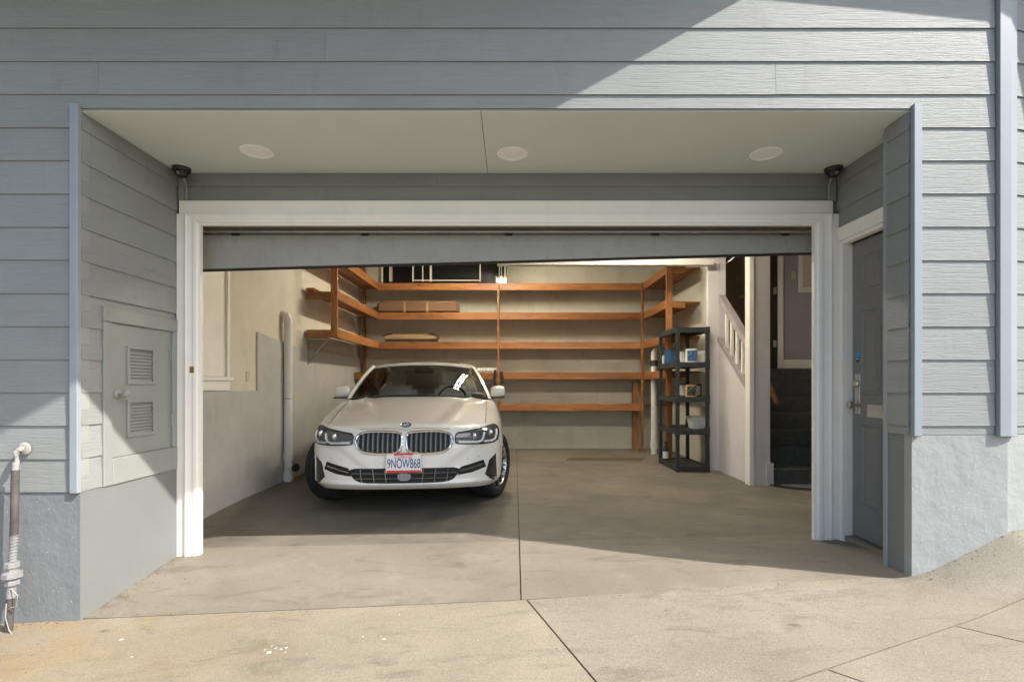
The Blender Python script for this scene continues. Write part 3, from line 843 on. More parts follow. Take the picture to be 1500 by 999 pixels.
# ---- garage interior
m = MB(); m.box(GL - .1, GL, YD + .12, GB + .1, -.3, GC + .1); lw = m.build('garage_wall', 'cream_wall', house)
lw['label'] = 'cream plastered left garage wall'
m = MB()
ya, yc = Y(5.64), Y(6.1)
m.prism([(YD + .121, -.2), (GB - .001, -.2), (GB - .001, 1.66), (Y(6.4), 1.70), (ya + .02, 1.765), (ya, 1.765), (ya, 1.125), (YD + .121, 1.125)], 'x', GL + .0005, GL + .022)
m.build('concrete_wall', 'concrete_wall', house, bevel=.006)['label'] = 'grey painted concrete lower wall beside the car'
m = MB(); m.box(GL - .1, 5.2, GB, GB + .1, -.3, GC + .1); m.build('garage_wall', 'back_wall_paint', house)['label'] = 'beige back wall of the garage'
m = MB(); m.box(GR, GR + .1, Y(7.12), GB - .001, -.3, GC + .1); m.build('garage_wall', 'back_wall_paint', house)['label'] = 'beige right garage wall behind the black shelf'
m = MB(); m.box(5.1, 5.2, YD + .121, GB - .001, -.3, GC + .1); m.build('garage_wall', 'stair_wall_paint', house)
m = MB(); m.box(GL - .1, 5.2, YD + .121, GB + .1, GC, GC + .12); m.build('ceiling', 'ceiling_paint', house)
m = MB(); m.box(-0.2, 2.72, Y(6.9), Y(7.0), Z(388, 6.9), Z(379, 6.9)); m.box(-0.1, 2.6, Y(6.92), Y(6.98), Z(379, 6.9), GC - .001); m.build('ceiling_beam', 'ceiling_paint', house)
# window niche on the left wall
wn = MB(); wy0, wy1 = Y(4.35), Y(5.02)
wn.box(GL + .0225, GL + .034, wy1, wy1 + .045, 1.262, 2.35)
wn.box(GL + .0005, GL + .010, wy0, wy1 - .001, 1.262, 2.35)
wn.box(GL + .0225, GL + .05, wy0, wy1 + .08, 1.225, 1.26)
wn.box(GL + .0005, GL + .032, wy0, wy1 + .045, 1.13, 1.2245)
nw = wn.build('window_surround', 'white_trim', house, bevel=.003)
m = MB(); m.box(GL + .0005, GL + .008, Y(5.42), Y(5.48), 1.22, 1.33); m.build('wall_outlet', 'switch_plate', house, bevel=.002)
m = MB(); m.box(X(279, 3.76), X(285, 3.76), YD - .0495, YD - .044, Z(546, 3.76), Z(537, 3.76)); m.build('strike_plate', 'brass', gf)
# back window above the shelves
bwn = MB()
D_ = 9.48
bwn.box(X(562, D_), X(742, D_), GB - .03, GB - .0005, 2.95, Z(340, D_))
win = bwn.build('window', 'window_dark', house)
win['label'] = 'dark sliding window above the top garage shelf'
def wbar(a, b, c, d, y=.05):
    m = MB(); m.box(X(a, D_), X(b, D_), GB - y, GB - .031, Z(d, D_), Z(c, D_)); return m.build('window_frame', 'white_trim', win)
for a, b in ((559, 561.6), (571, 573), (574, 575), (604.5, 606.5), (619, 620.5), (630, 633), (702.5, 704.5), (731, 732.3), (734, 735.3), (738.5, 740.5)):
    wbar(a, b, 342, 413)
wbar(606.5, 702.5, 410.6, 412, .045)

# ------------------------------------------------------------------ staircase
SX0, SX1, SY0 = 3.06, 4.9, Y(6.05)
st = root('staircase', (3.5, SY0, 0), 'dark carpeted stairs behind a white post and sloping baluster rail', 'staircase')
RISE, TREAD = 0.203, 0.225
for k in range(7):
    m = MB()
    y0 = SY0 + k * TREAD
    m.box(SX0 + .02, SX1, y0, (y0 + TREAD + .25 if k < 6 else Y(8.0)), max(-.05, k * RISE - .05), (k + 1) * RISE)
    m.build('step', 'carpet', st, bevel=.018, seg=3)
# solid side wall, sloping curb, balusters, top rail
sxa, sxb = 2.845, 2.935
d0, d1_ = 7.06, 6.20
zc = lambda d: lerp(Z(571, 6.13), Z(503, 6.93), (d - 6.13) / .80)
zr = lambda d: lerp(Z(508, 6.13), Z(442, 6.93), (d - 6.13) / .80)
m = MB(); m.prism([(Y(d1_), -.05), (Y(d0), -.05), (Y(d0), zc(d0) - .06), (Y(d1_), zc(d1_) - .06)], 'x', sxa, sxb); m.build('side_wall', 'stair_wall_paint', st)
m = MB(); m.prism([(Y(d1_), zc(d1_) - .0599), (Y(d0), zc(d0) - .0599), (Y(d0), zc(d0)), (Y(d1_), zc(d1_))], 'x', sxa - .014, sxb + .014); m.build('curb_rail', 'rail_mauve', st)
m = MB(); m.prism([(Y(d1_), zr(d1_) - .11), (Y(d0) - .02, zr(d0) - .11), (Y(d0) - .02, zr(d0)), (Y(d1_), zr(d1_))], 'x', sxa + .005, sxb - .005); m.build('top_rail', 'rail_mauve', st)
for k in range(5):
    d = lerp(6.88, 6.24, k / 4)
    m = MB(); m.box(sxa + .025, sxb - .03, Y(d) - .02, Y(d) + .02, zc(d) - .03, zr(d) - .07); m.build('baluster', 'white_trim', st)
# corner post of the stairs
m = MB(); m.box(2.857, 3.052, Y(6.05), Y(6.15), -.02, GC); m.build('post', 'stair_wall_paint', st, bevel=.004)
m = MB(); m.box(2.803, 2.856, Y(6.04), Y(6.16), -.02, GC); m.build('post_edge', 'white_trim', st, bevel=.003)
m = MB(); m.box(3.0, 3.085, Y(6.03), Y(6.049), -.02, .26); m.build('baseboard', 'stair_wall_paint', st, bevel=.003)
# upper post beside the shelves
m = MB(); m.box(2.70, 2.86, Y(7.06), Y(7.119), -.02, GC); m.build('post', 'stair_wall_paint', st, bevel=.004)
m = MB(); m.box(2.8605, 2.95, Y(7.062), Y(7.119), -.02, GC); m.build('post', 'stair_wall_paint', st, bevel=.004)
# wall rail of round wood
m = MB()
a, b = Vector((X(1139, 6.25), Y(6.25), Z(592, 6.25))), Vector((X(1069, 7.75), Y(7.75), Z(443, 7.75)))
m.tube([a, a.lerp(b, .3), a.lerp(b, .7), b], 0.030, 14); m.build('handrail', 'rail_wood', st, smooth=True)
p = a.lerp(b, .42)
m = MB(); m.tube([p + Vector((-.14, 0, -.02)), p + Vector((-.05, 0, -.07)), p + Vector((0, 0, -.03))], .009, 8); m.build('rail_bracket', 'brass', st, smooth=True)
# landing wall with the brown door, casing and opened leaf
LW = 8.0
m = MB(); m.box(2.961, 5.09, Y(LW), Y(LW) + .08, -.1, GC - .001); m.build('landing_wall', 'mauve_wall', house)
m = MB(); m.box(X(1104, LW) - .65, X(1100, LW), Y(LW) - .03, Y(LW) - .0005, 1.43, 3.3); bdr = m.build('inner_door', 'brown_door', house, bevel=.003)
bdr['label'] = 'brown inner door at the head of the stairs'
m = MB(); m.lathe([(0, 0), (.025, 0), (.012, .012), (.012, .03), (.028, .045), (.022, .062), (0, .066)], 16, Matrix.Translation((X(1084, LW), Y(LW) - .03, Z(436, LW))) @ Matrix.Rotation(R(90), 4, 'X')); m.build('door_knob', 'brass', bdr, smooth=True)
m = MB(); m.box(X(1127, LW), X(1136.5, LW), Y(LW) - .05, Y(LW) - .0005, 1.43, 3.3); op = m.build('open_door_leaf', 'handle_dark', house)
for y in (427, 504):
    m = MB(); m.box(X(1130, LW), X(1134.5, LW), Y(LW) - .062, Y(LW) - .0505, Z(y + 5, LW), Z(y - 5, LW)); m.build('hinge', 'steel', op)
m = MB(); m.box(X(1136.6, LW), X(1146, LW), Y(LW) - .04, Y(LW) - .0005, 1.43, 3.3); m.build('door_casing', 'white_trim', house, bevel=.006)
m = MB(); m.box(X(1146.2, LW), 5.08, Y(LW) - .03, Y(LW) - .0005, 1.425, Z(527, LW)); m.build('baseboard', 'white_trim', house, bevel=.004)
m = MB(); m.box(X(1159, LW), X(1165, LW), Y(LW) - .012, Y(LW) - .0005, Z(410, LW), Z(398, LW)); m.build('light_switch', 'switch_plate', house, bevel=.002)
m = MB(); m.box(X(1169, LW), X(1215, LW), Y(LW) - .03, Y(LW) - .0005, Z(429, LW), Z(350, LW)); pn = m.build('wall_panel', 'white_trim', house, bevel=.004)
m = MB(); m.box(X(1174, LW), X(1210, LW), Y(LW) - .034, Y(LW) - .0305, Z(421, LW), Z(352, LW)); m.build('panel_face', 'cream_wall', pn, bevel=.003)

# half round mat at the foot of the stairs
cx, cy = X(1190, 5.9), Y(6.04)
mt = root('door_mat', (cx, cy, 0), 'black half round rubber mat at the foot of the stairs', 'mat')
m = MB(); pts = [(cx + .42 * math.cos(PI + PI * k / 24), cy + .30 * math.sin(PI + PI * k / 24)) for k in range(25)]
m.prism(pts, 'z', .0025, .008); m.build('base', 'mat_rubber', mt)
for rr in (1.0, .86):
    m = MB(); m.tube([(cx + .42 * rr * math.cos(PI + PI * k / 30), cy + .30 * rr * math.sin(PI + PI * k / 30), .012) for k in range(31)], .008, 6); m.build('rim', 'mat_rubber', mt)
m = MB()
for i in range(6):
    for k in range(14):
        a = PI + PI * (k + .5 + .5 * (i % 2)) / 15; q = .12 + i * .13
        x, y = cx + .40 * q * math.cos(a), cy + .28 * q * math.sin(a)
        m.tube([(x + .022 * math.cos(t), y + .016 * math.sin(t), .011) for t in [2 * PI * j / 8 for j in range(8)]], .004, 4, closed=True)
o = m.build('scroll_pattern', 'steel', mt); o['kind'] = 'stuff'

# ------------------------------------------------------------------ timber wall shelving
wsr = root('wall_shelving', (0, GB - .3, 0.0), 'orange brown timber shelving run around three garage walls', 'shelving')
SD = 9.06; ysf = Y(SD)
zsh = [Z(y, SD) for y in (420, 463, 506, 550.5, 596.5)]
XLS, XRS = X(555, SD), X(942, SD)     # inner edges of the side shelves
BH = 0.125
TH = 0.038
wl = 'shelf_wood'
xm = X(730, SD)
for i, z in enumerate(zsh):
    xl = GL + .03 if i >= 3 else XLS
    if i == 4: xl = xm
    # front edge in two lengths, shelf planks behind it
    if i < 4: beam('edge_board', (xl, ysf + TH / 2, z), (xm + .02, ysf + TH / 2, z), TH, BH, wl, wsr)
    beam('edge_board', (xm + .021, ysf + TH / 2, z), (XRS, ysf + TH / 2, z), TH, BH, wl, wsr)
    dpt = GB - .002 - ysf - TH - .004
    for q in range(2):
        yy = ysf + TH + .003 + dpt * (q + .5) / 2
        beam('shelf_plank', ((GL + .03) if i < 4 else xm, yy, z + BH / 2 - .02), (GR - .004, yy, z + BH / 2 - .02), dpt / 2 - .004, .02, wl, wsr)
beam('post', (xm, ysf - .02, 0.0 if False else .62), (xm, ysf - .02, zsh[0] + BH / 2 + .0), .038, .09, wl, wsr)
beam('post', (XRS - .02, ysf - .02, 0.001), (XRS - .02, ysf - .02, zsh[0] + BH / 2), .038, .07, wl, wsr)
beam('post', (XRS - .10, ysf + .16, 0.001), (XRS - .10, ysf + .16, zsh[3] - .1), .09, .09, wl, wsr)
beam('post', (GL + .10, GB - .05, 0.001), (GL + .10, GB - .05, GC - .02), .038, .09, wl, wsr)
# left wall shelves
yl0 = Y(6.98); 
for i in range(3):
    z = zsh[i]
    beam('edge_board', (XLS + .0 - TH / 2, yl0 + .001, z), (XLS - TH / 2, ysf - .002, z), TH, BH, wl, wsr)
    beam('edge_board', (GL + .03, yl0 - TH / 2, z), (XLS, yl0 - TH / 2, z), TH, BH * .82, wl, wsr)
    for q in range(3):
        wdt = (XLS - TH - GL - .03) / 3
        x = GL + .03 + wdt * (q + .5)
        beam('shelf_plank', (x, yl0, z + BH / 2 - .022), (x, ysf, z + BH / 2 - .022), wdt - .004, .02, wl, wsr)
beam('post', (XLS - .045, yl0 - TH - .02, zsh[2] - .05), (XLS - .045, yl0 - TH - .02, GC - .01), .09, .038, wl, wsr)
# right wall shelves
yr0 = Y(7.77)
for i in range(4):
    z = zsh[i]
    beam('edge_board', (XRS + TH / 2, yr0 + .001, z), (XRS + TH / 2, ysf - .002, z), TH, BH, wl, wsr)
    beam('edge_board', (XRS, yr0 - TH / 2, z), (XRS + .30, yr0 - TH / 2, z), TH, BH * .82, wl, wsr)
    for q in range(2):
        wdt = (GR - .005 - XRS - TH) / 2
        x = XRS + TH + wdt * (q + .5)
        beam('shelf_plank', (x, yr0, z + BH / 2 - .022), (x, ysf, z + BH / 2 - .022), wdt - .004, .02, wl, wsr)
beam('post', (XRS + .045, yr0 - TH - .02, 0.001), (XRS + .045, yr0 - TH - .02, GC - .01), .09, .038, wl, wsr)
# steel bracket under the left shelf end
m = MB()
yb_ = yl0 + .05
m.box(GL + .023, GL + .03, yb_ - .02, yb_ + .02, zsh[2] - .42, zsh[2] - .06); m.box(GL + .03, GL + .33, yb_ - .02, yb_ + .02, zsh[2] - .075, zsh[2] - .065)
m.tube([(GL + .035, yb_, zsh[2] - .36), (GL + .30, yb_, zsh[2] - .08)], .012, 6); m.build('bracket', 'steel', wsr)

m = MB(); m.tube([(xm - .055, ysf - .05, zsh[3] + .10), (xm - .07, ysf - .05, zsh[3] - .05), (xm - .06, ysf - .05, zsh[3] - .17)], .022, 8); m.tube([(xm + .055, ysf - .05, zsh[3] + .08), (xm + .075, ysf - .05, zsh[3] - .05), (xm + .06, ysf - .05, zsh[3] - .14)], .02, 8); m.build('pipe_clamp', 'handle_dark', wsr)

def single(name, mb, mat, label, cat, group=None, **kw):
    return tag(mb.build(name, mat, None, **kw), label, cat, group)

# things on the shelves
zt2 = zsh[1] + BH / 2 - .009
lb = root('storage_case', (X(612, 9.2), Y(9.25), zt2), 'long brown case lying on the upper back shelf', 'case')
m = MB(); x0, x1 = X(553, 9.2), X(672, 9.2)
m.box(x0, x1, Y(9.12), Y(9.42), zt2 + .001, zt2 + .235); m.build('case_body', 'cardboard', lb, bevel=.045, seg=3, smooth=True)
for px in (594, 627): m = MB(); m.box(X(px, 9.2) - .02, X(px, 9.2) + .02, Y(9.112), Y(9.1195), zt2 + .02, zt2 + .2); m.build('strap', 'tray_wood', lb)
zt3 = zsh[2] + BH / 2 - .009
tr = root('wooden_tray', (X(602, 9.15), Y(9.2), zt3), 'shallow pale wooden tray with dark ends on the middle back shelf', 'tray')
m = MB(); xa_, xb_ = X(562, 9.15), X(642, 9.15)
m.prism([(xa_ + .05, zt3 + .06), (xb_ - .05, zt3 + .06), (xb_, zt3 + .115), (xb_ - .12, zt3 + .15), (xa_ + .12, zt3 + .15), (xa_, zt3 + .115)], 'y', Y(9.1), Y(9.4)); m.build('tray_body', 'tray_wood', tr, bevel=.008)
for s, x in ((1, xa_), (-1, xb_)):
    m = MB(); m.tube([(x + s * .0, Y(9.094), zt3 + .11), (x + s * .10, Y(9.094), zt3 + .155), (x + s * .16, Y(9.094), zt3 + .15)], .012, 6); m.build('handle', 'handle_dark', tr)
m = MB(); m.box(xa_ + .04, xb_ - .04, Y(9.1), Y(9.38), zt3 + .001, zt3 + .059); m.build('tray_base', 'handle_dark', tr)
zt4 = zsh[3] + BH / 2 - .009
m = MB()
for k in range(7):
    x = X(701 + 4 * k, 9.2); m.lathe([(0, 0), (.06, .0), (.075, .04), (.05, .08 + .02 * random.random()), (0, .09)], 9, Matrix.Translation((x, Y(9.2) + random.uniform(-.03, .03), zt4 + .002)) @ Matrix.Rotation(random.random(), 4, 'Z'))
single('plastic_bag', m, 'bag_plastic', 'crumpled clear plastic bag on the back shelf beside the car roof', 'bag')
m = MB()
yq = yl0 + .2
m.box(GL + .04, XLS - .3, yl0 - .10, yl0 + .9, zsh[1] + BH / 2 - .0105, zsh[1] + BH / 2 + .03)
tag(m.build('loose_plank', 'shelf_wood', None, bevel=.012, seg=2), 'rough loose plank lying on the left wall shelf end', 'plank')

# ------------------------------------------------------------------ black plastic shelf unit
ux0, ux1, uy0, uy1 = X(990, 6.92), 2.69, Y(6.92), Y(7.78)
un = root('plastic_shelf_unit', ((ux0 + ux1) / 2, (uy0 + uy1) / 2, 0), 'black plastic five tier shelf unit holding paint cans', 'shelf unit')
uz = [.046, .544, .987, 1.457, 1.93]
for x in (ux0 + .035, ux1 - .035):
    for y in (uy0 + .035, uy1 - .035):
        m = MB(); m.lathe([(0, 0.001), (.036, .001), (.034, .04)] + [q for z in uz[1:-1] for q in ((.030, z - .07), (.037, z - .06), (.037, z + .06), (.030, z + .07))] + [(.031, 1.88), (.037, 1.89), (.037, 1.97), (0, 1.975)], 4, Matrix.Translation((x, y, 0)) @ Matrix.Rotation(R(45), 4, 'Z'))
        m.build('post', 'black_plastic', un)
for z in uz:
    m = MB()
    m.box(ux0 + .01, ux1 - .01, uy0 + .01, uy0 + .03, z - .035, z + .035); m.box(ux0 + .01, ux1 - .01, uy1 - .03, uy1 - .01, z - .035, z + .035)
    m.box(ux0 + .01, ux0 + .03, uy0 + .031, uy1 - .031, z - .035, z + .035); m.box(ux1 - .03, ux1 - .01, uy0 + .031, uy1 - .031, z - .035, z + .035)
    nsl = 8
    for k in range(nsl):
        a = uy0 + .031 + (uy1 - uy0 - .062) * k / nsl
        m.box(ux0 + .031, ux1 - .031, a + .004, a + (uy1 - uy0 - .062) / nsl - .008, z + .012, z + .028)
    m.build('shelf', 'black_plastic', un)

def can(px, py_b, d, r, h, body, label_mat, label, lid='steel', kind='paint_can', group=None):
    x, y = X(px, d), Y(d)
    z = min((q + .036 for q in uz), key=lambda q: abs(q - Z(py_b, d)))
    z = z - .0075
    c = root(kind, (x, y, z), label, 'can', group)
    Mt = Matrix.Translation((x, y, z))
    m = MB(); m.lathe([(0, 0.0005), (r, .0005), (r * 1.015, .004), (r, .008), (r, h - .008), (r * 1.02, h - .004), (r * .97, h), (r * .9, h - .004), (0, h - .004)], 28, Mt); m.build('body', body, c, smooth=True)
    m = MB()
    for a0, a1 in ((-2.6, -1.0),):
        V = []; n = 10
        for k in range(n + 1):
            a = lerp(a0, a1, k / n)
            V += [(x + (r + .0012) * math.cos(a), y + (r + .0012) * math.sin(a), z + h * .12), (x + (r + .0012) * math.cos(a), y + (r + .0012) * math.sin(a), z + h * .86)]
        m.raw(V, [(2 * k, 2 * k + 2, 2 * k + 3, 2 * k + 1) for k in range(n)])
    m.build('label_band', label_mat, c, smooth=True)
    m = MB(); m.tube([(x + (r + .003) * math.cos(t), y + (r + .003) * math.sin(t) , z + h * .82 - .075 * abs(math.sin(t + PI / 2)) * 1.0) for t in [PI + PI * k / 12 for k in range(13)]], .0022, 5); m.build('wire_handle', lid, c)
    return c
can(1013, 530, 7.10, .085, .195, 'can_white', 'can_blue', 'white paint can with a blue label between two plain cans')
can(1000, 530, 7.32, .08, .17, 'can_white', 'can_white', 'plain white paint can behind the shelf post')
can(1027, 530, 7.22, .075, .175, 'can_white', 'bag_plastic', 'plain white paint can at the wall end of its tier')
can(1012, 580, 7.10, .075, .17, 'can_tan', 'can_black', 'yellow tan paint can with a dark band')
can(997, 580, 7.22, .075, .19, 'can_blue', 'can_white', 'dark blue paint can beside the yellow one')
can(1020, 580, 7.32, .07, .18, 'can_black', 'can_white', 'dark can tucked behind the yellow paint can')
def carton(name, px, d, w_, dp, h, zi, mat, label, flare=0):
    x, y = X(px, d), Y(d); z = uz[zi] + .0288
    m = MB()
    m.raw([(x - w_ / 2, y - dp / 2, z), (x + w_ / 2, y - dp / 2, z), (x + w_ / 2, y + dp / 2, z), (x - w_ / 2, y + dp / 2, z), (x - w_ / 2 - flare, y - dp / 2 - flare, z + h), (x + w_ / 2 + flare, y - dp / 2 - flare, z + h), (x + w_ / 2 + flare, y + dp / 2 + flare, z + h), (x - w_ / 2 - flare, y + dp / 2 + flare, z + h)],
          [(0, 3, 2, 1), (4, 5, 6, 7), (0, 1, 5, 4), (1, 2, 6, 5), (2, 3, 7, 6), (3, 0, 4, 7)])
    return m
m = carton('carton', 981, 7.42, .13, .1, .2, 3, 'can_blue', '')
single('blue_carton', m, 'can_blue', 'narrow blue carton on the tier with the white cans', 'box', bevel=.003)
m = carton('carton', 974, 7.62, .07, .06, .13, 3, 'can_white', '')
single('white_bottle_box', m, 'can_white', 'small white box beside the narrow blue carton', 'box', bevel=.003)
cb = root('white_tub', (X(1023, 7.2), Y(7.2), uz[1] + .0288), 'white tapered tub with printed side on the second lowest tier', 'tub')
m = carton('carton', 1023, 7.2, .22, .16, .17, 1, '', '', .03); m.build('tub_body', 'can_white', cb, bevel=.006)
m = MB(); m.box(X(1023, 7.2) - .03, X(1023, 7.2) + .09, Y(7.2) - .116, Y(7.2) - .1125, uz[1] + .09, uz[1] + .15); m.build('printed_panel', 'bag_plastic', cb)
bo = root('spray_bottle', (X(975, 7.55), Y(7.55), uz[0] + .0288), 'dark bottle with a pale label on the bottom tier', 'bottle')
Mt = Matrix.Translation((X(975, 7.55), Y(7.55), uz[0] + .0288))
m = MB(); m.lathe([(0, 0), (.04, 0), (.042, .01), (.042, .15), (.03, .19), (.014, .215), (.014, .24), (.018, .242), (.018, .28), (0, .28)], 18, Mt); m.build('body', 'can_black', bo, smooth=True)
m = MB(); m.lathe([(.0428, .03), (.0428, .13)], 18, Mt); m.f = m.f[:18]; m.m = m.m[:18]; m.build('label_band', 'can_white', bo, smooth=True)

# ------------------------------------------------------------------ pipes
dp = root('drain_pipe', (X(421, 6.28), Y(6.28), 0), 'white plastic waste pipe climbing the left concrete wall', 'pipe')
px_, py_ = GL + .075, Y(6.28)
m = MB(); m.tube([(px_, py_, .001), (px_, py_, 1.9), (px_, py_, 1.98), (px_ - .015, py_, 2.03), (px_ - .06, py_, 2.05), (GL + .0, py_, 2.05)], .048, 18); m.build('pipe', 'pipe_white', dp, smooth=True)
for z in (.07, .30):
    m = MB(); m.lathe([(.049, z - .05), (.058, z - .05), (.058, z + .05), (.049, z + .05)], 18, Matrix.Translation((px_, py_, 0))); m.build('coupling', 'pipe_white', dp, smooth=True)
m = MB(); m.tube([(px_, py_, .18), (px_ + .06, py_ - .03, .18), (px_ + .10, py_ - .05, .18)], [.045, .04, .04], 14); m.build('cleanout', 'pipe_white', dp, smooth=True)
m = MB(); m.tube([(px_ + .10, py_ - .05, .18), (px_ + .13, py_ - .065, .18)], .05, 8); m.build('cleanout_cap', 'can_black', dp)
m = MB(); m.box(GL + .0225, px_ - .04, py_ - .012, py_ + .012, 1.0, 1.03); m.tube([(px_ + .05 * math.cos(t), py_ + .05 * math.sin(t), 1.015) for t in [2 * PI * k / 16 for k in range(16)]], .006, 5, closed=True); m.build('strap', 'steel', dp)
dp2 = root('drain_pipe', (X(957, 8.9), Y(8.9), 0), 'pale waste pipe in the back corner behind the black shelf unit', 'pipe')
qx, qy = GR - .08, Y(9.0) - .2
qx = X(958, 8.75)
m = MB(); m.tube([(qx, Y(8.75), .001), (qx, Y(8.75), 1.72), (qx + .02, Y(8.75), 1.80), (qx + .08, Y(8.75), 1.86), (GR, Y(8.75), 1.88)], .05, 16); m.build('pipe', 'pipe_white', dp2, smooth=True)
m = MB(); m.lathe([(.051, .1), (.062, .1), (.062, .22), (.051, .22)], 16, Matrix.Translation((qx, Y(8.75), 0))); m.build('coupling', 'pipe_white', dp2, smooth=True)
m = MB(); m.lathe([(.051, 1.5), (.062, 1.5), (.062, 1.6), (.051, 1.6)], 16, Matrix.Translation((qx, Y(8.75), 0))); m.build('coupling', 'can_black', dp2, smooth=True)

gd_ = 2.83
gp = root('gas_pipe', (X(14, gd_), Y(gd_), zg(-2.8, -.1)), 'rusty wrapped gas pipe rising from the driveway into the siding', 'pipe')
xw, zw = X(37, DF - .02), Z(657, DF - .02)
P = lambda px, py, d=gd_: (X(px, d), Y(d), Z(py, d))
zf = zg(X(12, gd_), Y(gd_))
m = MB(); m.tube([(xw, -.005, zw), (xw - .01, -.045, zw - .002), P(26, 662), P(23, 676), P(22.5, 690)], [.017] * 5, 12); m.build('elbow', 'pipe_elbow', gp, smooth=True)
m = MB(); m.lathe([(.018, 0), (.036, 0), (.038, .006), (.03, .012), (.018, .013)], 20, Matrix.Translation((xw, -.021, zw)) @ Matrix.Rotation(R(90), 4, 'X')); m.build('escutcheon', 'pipe_elbow', gp, smooth=True)
m = MB(); m.tube([P(22.5, 688), P(21.5, 740), P(20.5, 786)], .0185, 12); m.build('rusty_pipe', 'pipe_rust', gp, smooth=True)
m = MB(); pth = [P(20.5, 785), P(19.5, 800), P(18.6, 822)]; m.tube(pth, [.0195, .0175, .019], 12)
for k in range(9):
    t = k / 8; c_ = Vector(pth[0]).lerp(Vector(pth[2]), t); m.tube([c_ + Vector((.019 * math.cos(a), .019 * math.sin(a), .004 * math.cos(a))) for a in [2 * PI * q / 12 for q in range(12)]], .0028, 5, closed=True)
m.build('taped_pipe', 'pipe_grey', gp, smooth=True)
m = MB(); c_ = Vector(P(18, 845)); m.lathe([(.018, .085), (.034, .08), (.034, .055), (.026, .048), (.026, .034), (.046, .026), (.048, .0), (.040, -.006), (.030, -.012), (.034, -.02), (.034, -.040), (.02, -.046)], 8, Matrix.Translation(c_) @ Matrix.Rotation(.3, 4, 'Z')); m.build('union_fitting', 'pipe_grey', gp)
m = MB(); m.tube([P(17.5, 852), P(16, 875)], .0225, 10); m.build('valve_body', 'pipe_grey', gp, smooth=True)
m = MB(); m.tube([P(15.5, 874), P(14, 900), (X(12, gd_), Y(gd_), zf - .05)], .0185, 12); m.build('rusty_pipe', 'pipe_rust', gp, smooth=True)
m = MB(); m.tube([P(16, 862, gd_ - .02), P(26, 872, gd_ - .03), P(24, 888, gd_ - .03), P(15, 890, gd_ - .024)], .0028, 6); m.tube([P(9, 884, gd_ - .02), P(8, 905, gd_ - .02), P(13, 922, gd_ - .02), P(17, 928, gd_ - .03)], .003, 6); m.build('wire', 'pipe_elbow', gp, smooth=True)

# ------------------------------------------------------------------ dome cameras and recessed lights
for px, py, lab, s in ((267, 250, 'dark security dome camera in the soffit corner above the louvred door', 1), (1217, 252, 'dark security dome camera in the soffit corner above the entry door', -1)):
    d = F * (ZS - EYE) / (HY - (py - 3))
    x, y = X(px, d), min(Y(d), YD - .10)
    cm_ = root('security_camera', (x, y, ZS), lab, 'camera', 'dome cameras in the soffit corners')
    Mt = Matrix.Translation((x, y, ZS - .0005)) @ Matrix.Rotation(PI, 4, 'X')
    m = MB(); m.lathe([(0, 0), (.060, 0), (.060, .018), (.054, .026), (.042, .028), (0, .028)], 28, Mt); m.build('housing', 'camera_black', cm_, smooth=True)
    m = MB(); m.lathe([(.043, .027), (.043, .037), (.037, .054), (.023, .066), (0, .071)], 24, Mt); m.build('dome', 'dark_metal', cm_, smooth=True)
    m = MB(); m.lathe([(0, 0), (.013, 0), (.013, .010), (0, .011)], 14, Matrix.Translation((x, y - .033, ZS - .046)) @ Matrix.Rotation(R(115), 4, 'X')); m.build('lens', 'steel', cm_, smooth=True)
    m = MB(); m.tube([(x + s * .0, y + .02, ZS - .06), (x, YD - .045, ZS - .11), (x, YD - .045, ZCT + .002)], .007, 8); m.build('conduit', 'access_paint', cm_, smooth=True)
for px, py, lab in ((376, 222, 'round white recessed soffit light towards the louvred door side'), (751, 225, 'round white recessed soffit light in the middle of the soffit'), (1122, 225, 'round white recessed soffit light towards the entry door side')):
    d = F * (ZS - EYE) / (HY - py)
    x, y = X(px, d), Y(d)
    rl_ = root('recessed_light', (x, y, ZS), lab, 'light', 'recessed lights in the soffit')
    Mt = Matrix.Translation((x, y, ZS + .002)) @ Matrix.Rotation(PI, 4, 'X')
    m = MB(); m.lathe([(.104, 0), (.105, .006), (.098, .010), (.086, .009), (.080, .0035)], 36, Mt); m.f = m.f[:-2]; m.m = m.m[:-2]; m.build('trim_ring', 'lamp_ring', rl_, smooth=True)
    m = MB(); m.lathe([(.081, .0036), (.06, .006), (.03, .0075), (0, .008)], 36, Mt); m.f = [f for f in m.f if len(f) < 10]; m.m = m.m[:len(m.f)]; m.build('lens', 'lamp_lens_white', rl_, smooth=True)

# ------------------------------------------------------------------ fluorescent fixtures (seen mirrored in the windscreen and bonnet; the hung one added to brighten post and walls)
def fixture(cx, cy, cz, along, hang, label):
    ff = root('fluorescent_light', (cx, cy, cz), label, 'light', 'fluorescent lights under the garage ceiling')
    def bx_(a0, a1, b0, b1, z0, z1):      # a along the fixture, b across
        m = MB()
        if along == 'y': m.box(cx + b0, cx + b1, cy + a0, cy + a1, z0, z1)
        else: m.box(cx + a0, cx + a1, cy + b0, cy + b1, z0, z1)
        return m
    bx_(-.62, .62, -.12, .12, cz - .06, cz - .0005).build('fixture_body', 'lamp_white', ff, bevel=.01)
    for q in (-1, 1):
        P_ = [(cx + q * .06, cy + e * .58, cz - .085) if along == 'y' else (cx + e * .58, cy + q * .06, cz - .085) for e in (-1, 1)]
        m = MB(); m.tube(P_, .019, 12); m.build('tube', 'tube_light' if along == 'y' else 'tube_light_dim', ff, smooth=True)
        for e in (-1, 1):
            bx_(e * .6 - .012, e * .6 + .012, q * .06 - .02, q * .06 + .02, cz - .11, cz - .0605).build('tube_holder', 'lamp_white', ff)
    if hang:
        for e in (-1, 1):
            bx_(e * .4 - .006, e * .4 + .006, -.006, .006, cz, GC).build('hanger', 'steel', ff)
